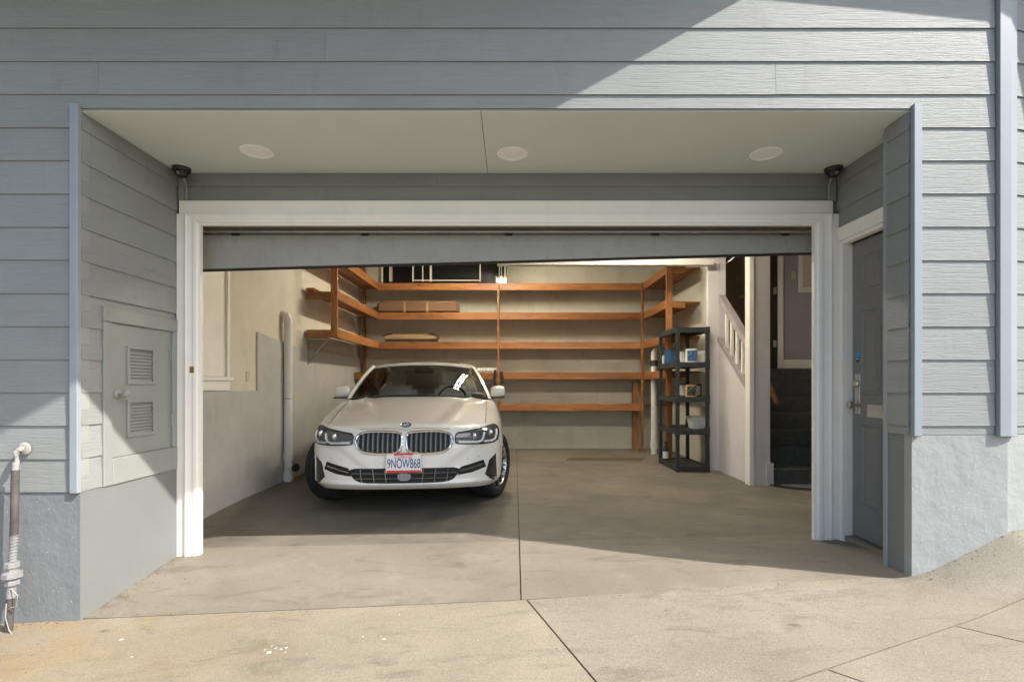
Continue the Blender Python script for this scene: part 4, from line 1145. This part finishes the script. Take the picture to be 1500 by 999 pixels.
fixture(-0.22, Y(7.75), GC, 'y', False, 'two tube fluorescent fixture on the ceiling above the car')
fixture(1.55, Y(5.78), 3.22, 'x', True, 'added two tube fluorescent fixture hung crosswise behind the raised door')  # unseen lamp added to brighten the stair post and inner walls

# ------------------------------------------------------------------ the car (own frame: x to its left side seen on the right, y back from the nose, z up)
ND = 4.545
YAW = R(5.2)
car = root('parked_car', (X(592, ND), Y(ND), 0), 'white sedan with wide double grille parked nose out in the garage', 'car', rz=YAW)
OUT = [(0, 0), (.15, .003), (.3, .012), (.45, .036), (.58, .078), (.68, .130), (.76, .195), (.82, .275), (.865, .385), (.893, .52), (.913, .7), (.925, .9), (.931, 1.2), (.934, 1.8), (.934, 2.8), (.93, 3.4), (.92, 3.9), (.895, 4.3), (.85, 4.58), (.76, 4.75), (.6, 4.83), (.3, 4.865), (0, 4.87)]
def cat(P, k):
    out = []
    n = len(P)
    for i in range(n - 1):
        p0, p1, p2, p3 = [Vector(P[max(0, min(n - 1, j))]) for j in (i - 1, i, i + 1, i + 2)]
        L = (p2 - p1).length
        q = max(1, int(L / k))
        for s in range(q):
            t = s / q
            out.append(0.5 * ((2 * p1) + (p2 - p0) * t + (2 * p0 - 5 * p1 + 4 * p2 - p3) * t * t + (3 * p1 - p0 - 3 * p2 + p3) * t ** 3))
    out.append(Vector(P[-1]))
    return out
OUT = [(a * 1.02, b) for a, b in OUT]
half = cat(OUT, 0.035)
HY_ = [(0, .770), (.07, .785), (.2, .828), (.5, .890), (.9, .968), (1.3, 1.032), (1.5, 1.052), (2, 1.02), (3.5, 1.02), (4.0, 1.07), (4.5, 1.09), (4.87, 1.04)]
def hz(x, y):
    x = abs(x)
    z = smooth_interp(HY_, y) - interp([(0, .03), (.35, .055), (1.0, .062), (1.5, .05), (4.9, .04)], y) * (x / .85) ** 2.4
    if y < 1.7:
        fade = min(1, max(0, (y - .12) / .35))
        xr = lerp(.30, .62, min(1, y / 1.5))          # bonnet crease
        z += fade * (.016 * math.exp(-((x - xr) / .035) ** 2) - .008 * math.exp(-((x - xr + .10) / .07) ** 2))
        xf = .735
        z -= .008 * fade * math.exp(-((x - xf) / .02) ** 2) * 0.6
    return z
PROF = [(0.0, .075), (.04, .045), (.09, .022), (.17, .010), (.28, .004), (.40, .003), (.50, .000), (.60, -.002), (.68, .0), (.76, .006), (.84, .016), (.91, .032), (.96, .055), (.99, .082), (1.0, .10)]
def norm2(P, i):
    a, b = P[max(0, i - 1)], P[min(len(P) - 1, i + 1)]
    t = (b - a).normalized()
    if i == 0 or i == len(P) - 1: t = Vector((1, 0)) if i == 0 else Vector((-1, 0))
    return Vector((t.y, -t.x))
def zbot(y): return interp([(0, .245), (.35, .225), (.6, .20), (4.2, .20), (4.8, .26)], y)
ns = len(half)
levels = [(k / 46, smooth_interp(PROF, k / 46)) for k in range(47)]
bm_ = MB()
rings = []
full = [(-1, i) for i in range(ns - 2, 0, -1)]
order = [(1, i) for i in range(ns)] + full          # closed loop round the plan
NL = len(order)
for t, ins in levels:
    ring = []
    for s, i in order:
        p = half[i]; nn = norm2(half, i)
        q = p - nn * ins
        x = max(0.0, q.x)
        top = hz(max(0.0, (p - nn * .10).x), (p - nn * .10).y)
        zb = zbot(p.y)
        z = zb + t * (top - zb)
        yy = q.y
        if q.y < 0.6 and t < .97:
            fr_w = max(0, min(1, (.62 - q.y) / .3)) * max(0, min(1, (.985 - t) / .12))
            sst = lambda a: max(0, min(1, a)) ** 2 * (3 - 2 * max(0, min(1, a)))
            dl = ((x - .36) * .62 - (z - .455) * .785)        # facet that falls away outside the grille towards the corner
            yy += fr_w * .020 * sst(dl / .05 + .5) * sst((.66 - z) / .05) * sst((z - .40) / .05) * sst((.80 - x) / .1)
            yy -= fr_w * .014 * math.exp(-((z - .300) / .022) ** 2)     # lip under the lower intake
            yy -= fr_w * .010 * math.exp(-((z - .660 - .05 * x) / .016) ** 2) * sst((x - .40) / .06)  # edge under the lamps
        ring.append(len(bm_.v)); bm_.v.append(Vector((s * x, yy, z)))
    rings.append(ring)
for a, b in zip(rings, rings[1:]):
    for i in range(NL):
        j = (i + 1) % NL
        bm_.f.append((a[i], a[j], b[j], b[i])); bm_.m.append(0)
K = 28
def cap(ring, zf, mat_of):
    R_id = {}
    for n_, (s, i) in enumerate(order): R_id[(s, i)] = ring[n_]
    prev = None
    for i in range(ns):
        r_ = R_id[(1, i)]
        l_ = R_id.get((-1, i), r_)
        pr, pl = bm_.v[r_], bm_.v[l_]
        if i in (0, ns - 1):
            row = [r_] * (K + 1)
        else:
            row = [l_]
            for k in range(1, K):
                u = k / K
                x = lerp(pl.x, pr.x, u); y = pr.y
                row.append(len(bm_.v)); bm_.v.append(Vector((x, y, zf(x, y, pr))))
            row.append(r_)
        if prev:
            for k in range(K):
                f = [prev[k], prev[k + 1], row[k + 1], row[k]]
                f = [v for n2, v in enumerate(f) if v not in f[:n2]]
                if len(f) > 2: bm_.f.append(tuple(f)); bm_.m.append(mat_of((bm_.v[row[k]] + bm_.v[prev[k]]) / 2))
        prev = row
cap(rings[-1], lambda x, y, pr: hz(x, y), lambda c: 1 if 1.62 < c.y < 3.95 else 0)
cap(rings[0], lambda x, y, pr: pr.z, lambda c: 1)
body = bm_.build('body', ['car_white', 'car_dark'], car, recalc=True)
# wheel arches
AXF, AXR, WR = 0.86, 3.82, 0.345
for ax in (AXF, AXR):
    for s in (-1, 1):
        c_ = MB(); c_.lathe([(.385, -.42), (.385, .42)], 40, Matrix.Translation((s * .93, ax, WR + .01)) @ Matrix.Rotation(R(90), 4, 'Y'))
        co = c_.build('cutter', ['car_dark'])
        co.parent = car
        bo_ = body.modifiers.new('arch', 'BOOLEAN'); bo_.operation = 'DIFFERENCE'; bo_.solver = 'EXACT'; bo_.object = co
bpy.context.view_layer.update()
dg = bpy.context.evaluated_depsgraph_get()
nm = bpy.data.meshes.new_from_object(body.evaluated_get(dg))
body.modifiers.clear()
old = body.data; body.data = nm; bpy.data.meshes.remove(old)
for o in [o for o in bpy.data.objects if o.name.startswith('cutter')]: bpy.data.objects.remove(o)
for p in nm.polygons:
    c = p.center
    for ax in (AXF, AXR):
        if abs(math.hypot(c.y - ax, c.z - WR - .01) - .385) < .012 and abs(p.normal.x) < .5 and abs(c.x) > .45 and c.z > .2:
            v_in = Vector((0, ax - c.y, WR + .01 - c.z)).normalized()
            if p.normal.dot(v_in) > .6: p.material_index = 1
    if abs(c.x) < .56 and abs(p.normal.x) > .9: p.material_index = 1
nm.polygons.foreach_set('use_smooth', [True] * len(nm.polygons))
nm.set_sharp_from_angle(angle=R(32))

bmx = bmesh.new(); bmx.from_mesh(nm); BV = BVHTree.FromBMesh(bmx)
def front(x, z, off=0.0):
    h = BV.ray_cast(Vector((x, -1, z)), Vector((0, 1, 0)), 3)
    y = h[0].y if h[0] is not None else interp([(0, 0), (.45, .036), (.68, .13), (.82, .275), (.9, .5)], abs(x))
    return Vector((x, y - off, z))
def chaikin(P, n=2):
    for _ in range(n):
        Q = []
        for a, b in zip(P, P[1:] + P[:1]):
            a, b = Vector(a), Vector(b)
            Q += [a * .75 + b * .25, a * .25 + b * .75]
        P = Q
    return [tuple(p) for p in P]
def resample(P, step):
    out = []
    for a, b in zip(P, P[1:] + P[:1]):
        a, b = Vector(a), Vector(b); q = max(1, int((b - a).length / step))
        out += [tuple(a.lerp(b, k / q)) for k in range(q)]
    return out
def inside(p, P):
    c = False; n = len(P)
    for i in range(n):
        (x0, y0), (x1, y1) = P[i], P[i - 1]
        if (y0 > p[1]) != (y1 > p[1]) and p[0] < (x1 - x0) * (p[1] - y0) / (y1 - y0) + x0: c = not c
    return c
def patch(name, P, mat, parent, off=.003, step=.02, depth=.03):
    """a plate with outline P (x, z) lying on the car's nose, off metres proud, with side walls"""
    B = resample(P, step)
    xs_ = [p[0] for p in B]; zs_ = [p[1] for p in B]
    pts = list(B)
    i = min(xs_) + step / 2
    while i < max(xs_):
        j = min(zs_) + step / 2
        while j < max(zs_):
            if inside((i, j), B) and min((p[0] - i) ** 2 + (p[1] - j) ** 2 for p in B) > (step * .5) ** 2: pts.append((i, j))
            j += step
        i += step
    n = len(B)
    v2, e2, f2, *_ = geometry.delaunay_2d_cdt([Vector(p) for p in pts], [(k, (k + 1) % n) for k in range(n)], [list(range(n))], 1, 1e-6)
    V = [front(p.x, p.y, off) for p in v2]
    m = MB(); m.raw(V, [tuple(f) for f in f2])
    k0 = len(m.v)
    m.raw([V[k] for k in range(n)] + [V[k] + Vector((0, depth + off, 0)) for k in range(n)], [(k, (k + 1) % n, n + (k + 1) % n, n + k) for k in range(n)])
    return m.build(name, mat, parent, recalc=True)
def ring_on(name, P, r, mat, parent, off=.004, step=.02, closed=True, n=8):
    B = resample(P, step) if closed else P
    m = MB(); m.tube([front(p[0], p[1], off) for p in B], r, n, closed=closed)
    return m.build(name, mat, parent, smooth=True)
mir = lambda P, s: [(s * a, b) for a, b in (P if s > 0 else P[::-1])]

# double grille
KID = chaikin([(.020, .745), (.055, .765), (.30, .772), (.395, .752), (.432, .700), (.405, .625), (.33, .580), (.10, .574), (.035, .600), (.018, .66)], 2)
for s in (-1, 1):
    P = mir(KID, s)
    gk = patch('grille', P, 'car_dark', car, .004)
    ring_on('grille_surround', P, .0125, 'chrome', gk, .012)
    m = MB()
    for k in range(9):
        x = s * lerp(.060, .405, k / 8)
        col = [z for z in [lerp(.57, .775, q / 60) for q in range(61)] if inside((x, z), P)]
        if len(col) < 3: continue
        za, zb_ = col[0] + .01, col[-1] - .008
        V = []
        for q in range(7):
            z = lerp(za, zb_, q / 6); p = front(x, z, 0)
            V += [p + Vector((-.010, -.004, 0)), p + Vector((-.002, -.016, 0)), p + Vector((.004, -.016, 0)), p + Vector((.013, -.004, 0))]
        m.raw(V, [(4 * q + a, 4 * q + a + 1, 4 * q + a + 5, 4 * q + a + 4) for q in range(6) for a in range(3)])
    m.build('grille_slats', 'grille_slat', gk, smooth=True, angle=20)
patch('grille_divider', [(-.015, .60), (.015, .60), (.014, .735), (-.014, .735)], 'car_white', car, .018)
# headlights
HL = chaikin([(.452, .748), (.52, .757), (.70, .786), (.80, .808), (.845, .795), (.872, .745), (.865, .685), (.835, .652), (.74, .645), (.64, .645), (.48, .655), (.452, .665)], 1)
for s in (-1, 1):
    P = mir(HL, s)
    hl = patch('headlight', P, 'lamp_housing', car, .004, .018)
    ring_on('lamp_rim', P, .006, 'car_black', hl, .006)
    m = MB()
    for path in ([(.478, .672), (.56, .668), (.655, .664), (.690, .672), (.706, .705), (.716, .742)], [(.715, .664), (.79, .664), (.822, .676), (.836, .715), (.838, .757)]):
        m.tube([front(s * a, b, .012) for a, b in path], .0115, 8)
    m.build('daytime_light', 'drl_white', hl, smooth=True)
    for cx_, cz_ in ((.615, .722), (.768, .742)):
        p = front(s * cx_, cz_, .012)
        m = MB(); m.lathe([(.030, -.004), (.031, .006), (.026, .010), (.024, .004), (.012, .010), (0, .012)], 20, Matrix.Translation(p) @ Matrix.Rotation(R(90), 4, 'X') @ Matrix.Rotation(s * R(-25), 4, 'Y'))
        m.build('projector', 'chrome', hl, smooth=True)
    patch('lens', mir(chaikin(HL, 1), s), 'lamp_lens', hl, .024, .03, .01)
# lower intake
LI = chaikin([(-.50, .440), (-.25, .446), (.25, .446), (.50, .440), (.475, .385), (.42, .325), (.30, .312), (-.30, .312), (-.42, .325), (-.475, .385)], 1)
li = patch('lower_intake', LI, 'car_dark', car, .003)
m = MB()
for zz in (.355, .400): m.tube([front(x, zz, .007) for x in [lerp(-.46, .46, k / 30) for k in range(31)] if inside((x, zz), LI)], .0035, 6)
for xx in (-.38, -.27, -.165, .165, .27, .38): m.tube([front(xx + .03 * (z - .38) * (1 if xx > 0 else -1) * 4, z, .010) for z in (.325, .36, .40, .435)], .005, 6)
m.build('intake_bars', 'grille_slat', li, smooth=True)
patch('radar_cover', chaikin([(-.055, .335), (.055, .335), (.060, .405), (-.060, .405)], 1), 'pipe_grey', li, .014)
for s in (-1, 1):
    SS = mir([(.497, .442), (.71, .492), (.735, .425), (.60, .388), (.470, .372)], s)
    ss = patch('side_intake', SS, 'car_dark', car, .003)
    m = MB(); m.tube([front(s * x, z, .008) for x, z in ((.49, .408), (.56, .420), (.63, .436), (.70, .452))], .006, 6); m.build('trim_blade', 'chrome', ss, smooth=True)
    AC = mir([(.838, .540), (.848, .30), (.80, .285), (.725, .355), (.765, .485)], s)
    patch('air_curtain', AC, 'car_black', car, .003, .02, .03)
    m = MB(); m.tube([front(s * x, z, .006) for x, z in ((.838, .54), (.842, .42), (.848, .30))], .007, 6); m.build('bumper_blade', 'car_white', car, smooth=True)
ring_on('tow_cover', [(-.235, .535), (-.205, .495), (-.235, .462), (-.265, .495)], .0016, 'bag_plastic', car, .001)
# hood shut lines and emblem
def topz(x, y, off=.0):
    h = BV.ray_cast(Vector((x, y, 3)), Vector((0, 0, -1)), 5)
    return Vector((x, y, h[0].z + off))
for s in (-1, 1):
    m = MB(); m.tube([topz(s * lerp(.735, .80, k / 14), lerp(.33, 1.55, k / 14), .0005) for k in range(15)], .0035, 5); m.build('bonnet_gap', 'car_black', car)
for s in (-1, 1):
    m = MB(); m.tube([front(s * a, b, .0004) for a, b in ((.862, .665), (.873, .64), (.880, .61), (.884, .575))], .0022, 5); m.build('bumper_gap', 'car_black', car)
    for a, b in ((.56, .515), (.66, .530)):
        p = front(s * a, b, 0); m = MB(); m.lathe([(0, 0), (.010, 0), (.010, .0015), (.008, .002), (0, .002)], 14, Matrix.Translation(p) @ Matrix.Rotation(R(90), 4, 'X')); m.build('parking_sensor', 'bag_plastic', car, smooth=True)
ring_pts = [(-.40, .785), (-.2, .792), (-.06, .79), (0, .775), (.06, .79), (.2, .792), (.40, .785)]
ring_on('bonnet_gap', ring_pts, .003, 'car_black', car, .0005, closed=False, n=5)
e0 = topz(0, .155)
en = (topz(0, .20) - topz(0, .11)).normalized()
up_ = Vector((1, 0, 0)).cross(en).normalized()
ME = Matrix((Vector((1, 0, 0)), en, up_)).transposed().to_4x4(); ME.translation = e0 + up_ * .001
m = MB(); m.lathe([(0, 0), (.047, 0), (.047, .006), (.044, .009), (.030, .008), (0, .008)], 32, ME); em = m.build('emblem', 'car_black', car, smooth=True)
m = MB(); m.lathe([(.0455, .004), (.048, .006), (.0465, .0105), (.0445, .0095)], 32, ME); m.f = [f for f in m.f if len(f) == 4]; m.m = m.m[:len(m.f)]; m.build('emblem_rim', 'chrome', em, smooth=True)
for q in range(4):
    V = [ME @ Vector((0, 0, .0095))] + [ME @ Vector((.029 * math.cos(q * PI / 2 + PI / 2 * k / 8), .029 * math.sin(q * PI / 2 + PI / 2 * k / 8), .0095)) for k in range(9)]
    m = MB(); m.raw(V, [(0, k, k + 1) for k in range(1, 9)]); m.build('emblem_quarter', 'emblem_blue' if q in (1, 3) else 'emblem_white', em, recalc=False)
# number plate
def text(body_, size, loc, mat, parent, name='plate_text', sx=1.0, shear=0.0, M=None, bold=0.0):
    cu = bpy.data.curves.new(name, 'FONT'); cu.body = body_; cu.size = size; cu.align_x = 'CENTER'; cu.align_y = 'CENTER'; cu.extrude = .0004; cu.shear = shear; cu.offset = bold
    o = bpy.data.objects.new(name, cu); C.objects.link(o)
    bpy.context.view_layer.update()
    me = bpy.data.meshes.new_from_object(o.evaluated_get(bpy.context.evaluated_depsgraph_get()))
    bpy.data.objects.remove(o); bpy.data.curves.remove(cu)
    me.materials.clear(); me.materials.append(MATS[mat])
    T = M if M is not None else Matrix.Translation(loc) @ Matrix.Rotation(R(90), 4, 'X') @ Matrix.Diagonal((sx, 1, 1, 1))
    me.transform(T)
    o = bpy.data.objects.new(name, me); C.objects.link(o); o.parent = parent
    return o
yp = front(0, .5).y - .022
m = MB(); m.box(-.157, .157, yp, yp + .018, .412, .582); pl = m.build('number_plate', 'plate_white', car, bevel=.003)
m = MB()
for a, b, c, d in ((-.1585, .1585, .412, .424), (-.1585, -.150, .4241, .5819), (.150, .1585, .4241, .5819)):
    m.box(a, b, yp - .003, yp - .0003, c, d)
m.build('plate_frame', 'chrome', pl)
for z0, z1, xx in ((.412, .432, .149), (.566, .584, .085)):
    m = MB(); m.box(-xx, xx, yp - .0055, yp - .0032, z0, z1); m.build('plate_band', 'plate_red', pl)
text('9NOW868', .118, (0, yp - .0008, .487), 'plate_blue', pl, sx=.53, bold=.0008)
text('California', .040, (-.01, yp - .0008, .548), 'plate_red', pl, sx=1.0, shear=.4)

# greenhouse
def W(s, t, o=0.0):
    x = s * lerp(.815, .625, t)
    y = lerp(1.40 + .24 * s * s, 2.10 + .13 * s * s, t)
    z = lerp(1.052 - .035 * s * s, 1.447 - .03 * s * s, t) + .032 * math.sin(PI * t)
    return Vector((x, y, z))
m = MB(); m.grid(lambda u, v: W(u * 2 - 1, v), 72, 44); m.build('windscreen', 'windscreen', car, smooth=True, recalc=False)
def Rf(s, t):
    x = s * lerp(.655, .60, t)
    y = lerp(2.07 + .13 * s * s, 3.65 - .05 * s * s, t)
    z = smooth_interp([(0, 1.447), (.15, 1.488), (.45, 1.52), (.75, 1.495), (1, 1.42)], t) - .045 * abs(s) ** 2.5
    return Vector((x, y, z))
m = MB(); m.grid(lambda u, v: Rf(u * 2 - 1, v), 24, 20); m.build('roof', 'car_white', car, smooth=True, recalc=False, thick=.012)
m = MB(); m.grid(lambda u, v: Rf((u * 2 - 1) * .72, lerp(.16, .8, v)) + Vector((0, 0, .006)), 16, 12); m.build('sunroof', 'car_black', car, smooth=True, recalc=False, thick=.004)
for s in (-1, 1):
    m = MB()   # A pillar
    def ap(u, v): 
        p = W(s, v); q = Vector((s * lerp(.875, .672, v), lerp(1.72, 2.30, v), lerp(.99, 1.415, v) + .02 * math.sin(PI * v)))
        mid = (p + q) / 2 + Vector((s * .012, -.03, .018))
        return p.lerp(mid, u * 2) if u < .5 else mid.lerp(q, u * 2 - 1)
    m.grid(ap, 8, 14); m.build('pillar', 'car_white', car, smooth=True, recalc=False, thick=.008)
    m = MB(); m.tube([W(s, k / 12) + Vector((0, -.004, .002)) for k in range(13)], .006, 6); m.build('screen_seal', 'car_black', car)
    m = MB()
    def sg(u, v):
        yb0, yt0 = lerp(1.73, 4.0, u), lerp(2.31, 3.62, u)
        return Vector((s * lerp(.872, lerp(.672, .62, u), v), lerp(yb0, yt0, v), lerp(.965 + .04 * u, lerp(1.405, 1.385, u) + .05 * math.sin(PI * u), v) ))
    m.grid(sg, 16, 8); m.build('side_window', 'tinted_glass', car, smooth=True, recalc=False)
    m = MB(); m.grid(lambda u, v: sg(lerp(.80, 1, u), v) + Vector((s * .004, 0, 0)), 4, 6); m.build('pillar', 'car_white', car, smooth=True, recalc=False)
    # mirror
    mc = Vector((s * .95, 1.80, 1.10))
    m = MB()
    prof = [(-.095, .2), (-.088, .8), (-.05, 1.0), (.03, 1.0), (.072, .86), (.085, .3)]
    rs = []
    for a, sc in prof:
        rs.append([(mc.x + a, mc.y + .075 * sc * math.cos(t) * (1.0 if math.cos(t) < 0 else .7), mc.z + .072 * sc * math.copysign(abs(math.sin(t)) ** .75, math.sin(t)) + .008 * a / .1) for t in [2 * PI * k / 20 for k in range(20)]])
    V = [p for r_ in rs for p in r_]
    Fs = [(20 * i + k, 20 * i + (k + 1) % 20, 20 * (i + 1) + (k + 1) % 20, 20 * (i + 1) + k) for i in range(len(rs) - 1) for k in range(20)] + [tuple(range(20)), tuple(range(20 * (len(rs) - 1), 20 * len(rs)))]
    m.raw(V, Fs); mr = m.build('wing_mirror', 'car_white', car, smooth=True, angle=60)
    m = MB(); m.box(mc.x - .10, mc.x + .08, mc.y - .05, mc.y + .045, mc.z - .082, mc.z - .068); m.tube([mc + Vector((-s * .05, 0, -.07)), mc + Vector((-s * .20, .02, -.085))], .022, 8); m.build('mirror_foot', 'car_black', mr, smooth=True)
m = MB(); m.grid(lambda u, v: Vector(((u * 2 - 1) * lerp(.60, .74, v), lerp(3.62, 4.22, v), lerp(1.42, 1.085, v) + .03 * math.sin(PI * v) - .04 * (u * 2 - 1) ** 2)), 14, 8); m.build('rear_window', 'tinted_glass', car, smooth=True, recalc=False)
m = MB(); m.tube([W(-.98 + 1.96 * k / 20, 0.012) + Vector((0, -.006, .002)) for k in range(21)], .012, 6); m.build('wiper_cowl', 'car_black', car)
# cabin
m = MB(); m.grid(lambda u, v: Vector(((u * 2 - 1) * .78, lerp(1.66, 2.05, v) + .1 * (u * 2 - 1) ** 2, .985 + .055 * math.sin(PI * min(1, v * 1.1)) * (1 - .4 * (u * 2 - 1) ** 2) + .015)), 16, 8); m.build('dashboard', 'dash_dark', car, smooth=True, recalc=False, thick=.02)
def rbox(c, s_, name, mat, parent, bev=.05):
    m = MB(); m.box(c[0] - s_[0] / 2, c[0] + s_[0] / 2, c[1] - s_[1] / 2, c[1] + s_[1] / 2, c[2] - s_[2] / 2, c[2] + s_[2] / 2)
    return m.build(name, mat, parent, bevel=bev, seg=4, smooth=True)
for s in (-1, 1):
    sb = rbox((s * .37, 2.52, 1.05), (.50, .16, .26), 'seat', 'seat_leather', car, .06)
    rbox((s * .37, 2.50, 1.27), (.28, .11, .20), 'headrest', 'seat_leather', sb, .045)
rbox((0, 3.62, 1.05), (1.2, .16, .16), 'rear_seat', 'seat_leather', car, .06)
m = MB(); m.tube([(.37 + .18 * math.cos(t), 2.16 + .06 * math.sin(t), 1.0 + .165 * math.sin(t)) for t in [2 * PI * k / 28 for k in range(28)]], .015, 8, closed=True); m.build('steering_wheel', 'car_black', car, smooth=True)
rbox((0, 2.22, 1.365), (.24, .03, .07), 'interior_mirror', 'car_black', car, .012)
rbox((0, 2.12, 1.40), (.16, .10, .05), 'sensor_pod', 'lamp_housing', car, .012)
# wheels
def wheel(x, y, steer, s):
    Mw = Matrix.Translation((x, y, WR)) @ Matrix.Rotation(steer, 4, 'Z') @ Matrix.Rotation(R(90) * s, 4, 'Y')   # local +Z points outwards
    m = MB(); m.lathe([(0, -.02), (.14, -.02), (.15, .0), (.15, .03), (0, .03)], 24, Mw); wh = m.build('wheel', 'dark_metal', car, smooth=True)
    m = MB()
    m.lathe([(.238, -.105), (.26, -.122), (.30, -.125), (.330, -.112), (.342, -.085), (.344, -.062), (.336, -.060), (.336, -.052), (.3455, -.050), (.3455, -.008), (.336, -.006), (.336, .006), (.3455, .008), (.3455, .050), (.336, .052), (.336, .060), (.344, .062), (.342, .085), (.330, .112), (.30, .125), (.26, .122), (.238, .105)], 60, Mw)
    m.f = [f for f in m.f if len(f) == 4]; m.m = m.m[:len(m.f)]
    m.build('tyre', 'rubber', wh, smooth=True, angle=30)
    m = MB(); m.lathe([(.238, -.105), (.225, -.10), (.215, .04), (.228, .095), (.240, .108), (.246, .106), (.240, .10), (.236, .104)], 48, Mw)
    m.f = [f for f in m.f if len(f) == 4]; m.m = m.m[:len(m.f)]
    rim = m.build('rim', 'alloy', wh, smooth=True, recalc=False)
    for k in range(10):
        a = 2 * PI * k / 10
        for e in (-.09, .09):
            p = [Vector((.045 * math.cos(a + e * 2), .045 * math.sin(a + e * 2), .070)), Vector((.13 * math.cos(a + e * .8), .13 * math.sin(a + e * .8), .090)), Vector((.226 * math.cos(a + e * 1.4), .226 * math.sin(a + e * 1.4), .092))]
            m = MB(); m.tube([Mw @ q for q in p], [.012, .010, .011], 6); m.build('spoke', 'alloy' if e > 0 else 'alloy_black', wh, smooth=True)
    m = MB(); m.lathe([(0, .05), (.055, .05), (.055, .075), (.035, .088), (.03, .086), (0, .086)], 24, Mw); m.build('hub_cap', 'alloy_black', wh, smooth=True)
STEER = R(-24)
for s in (-1, 1):
    wheel(s * .80, AXF, STEER, s)
    wheel(s * .80, AXR, 0, s)
bmx.free()
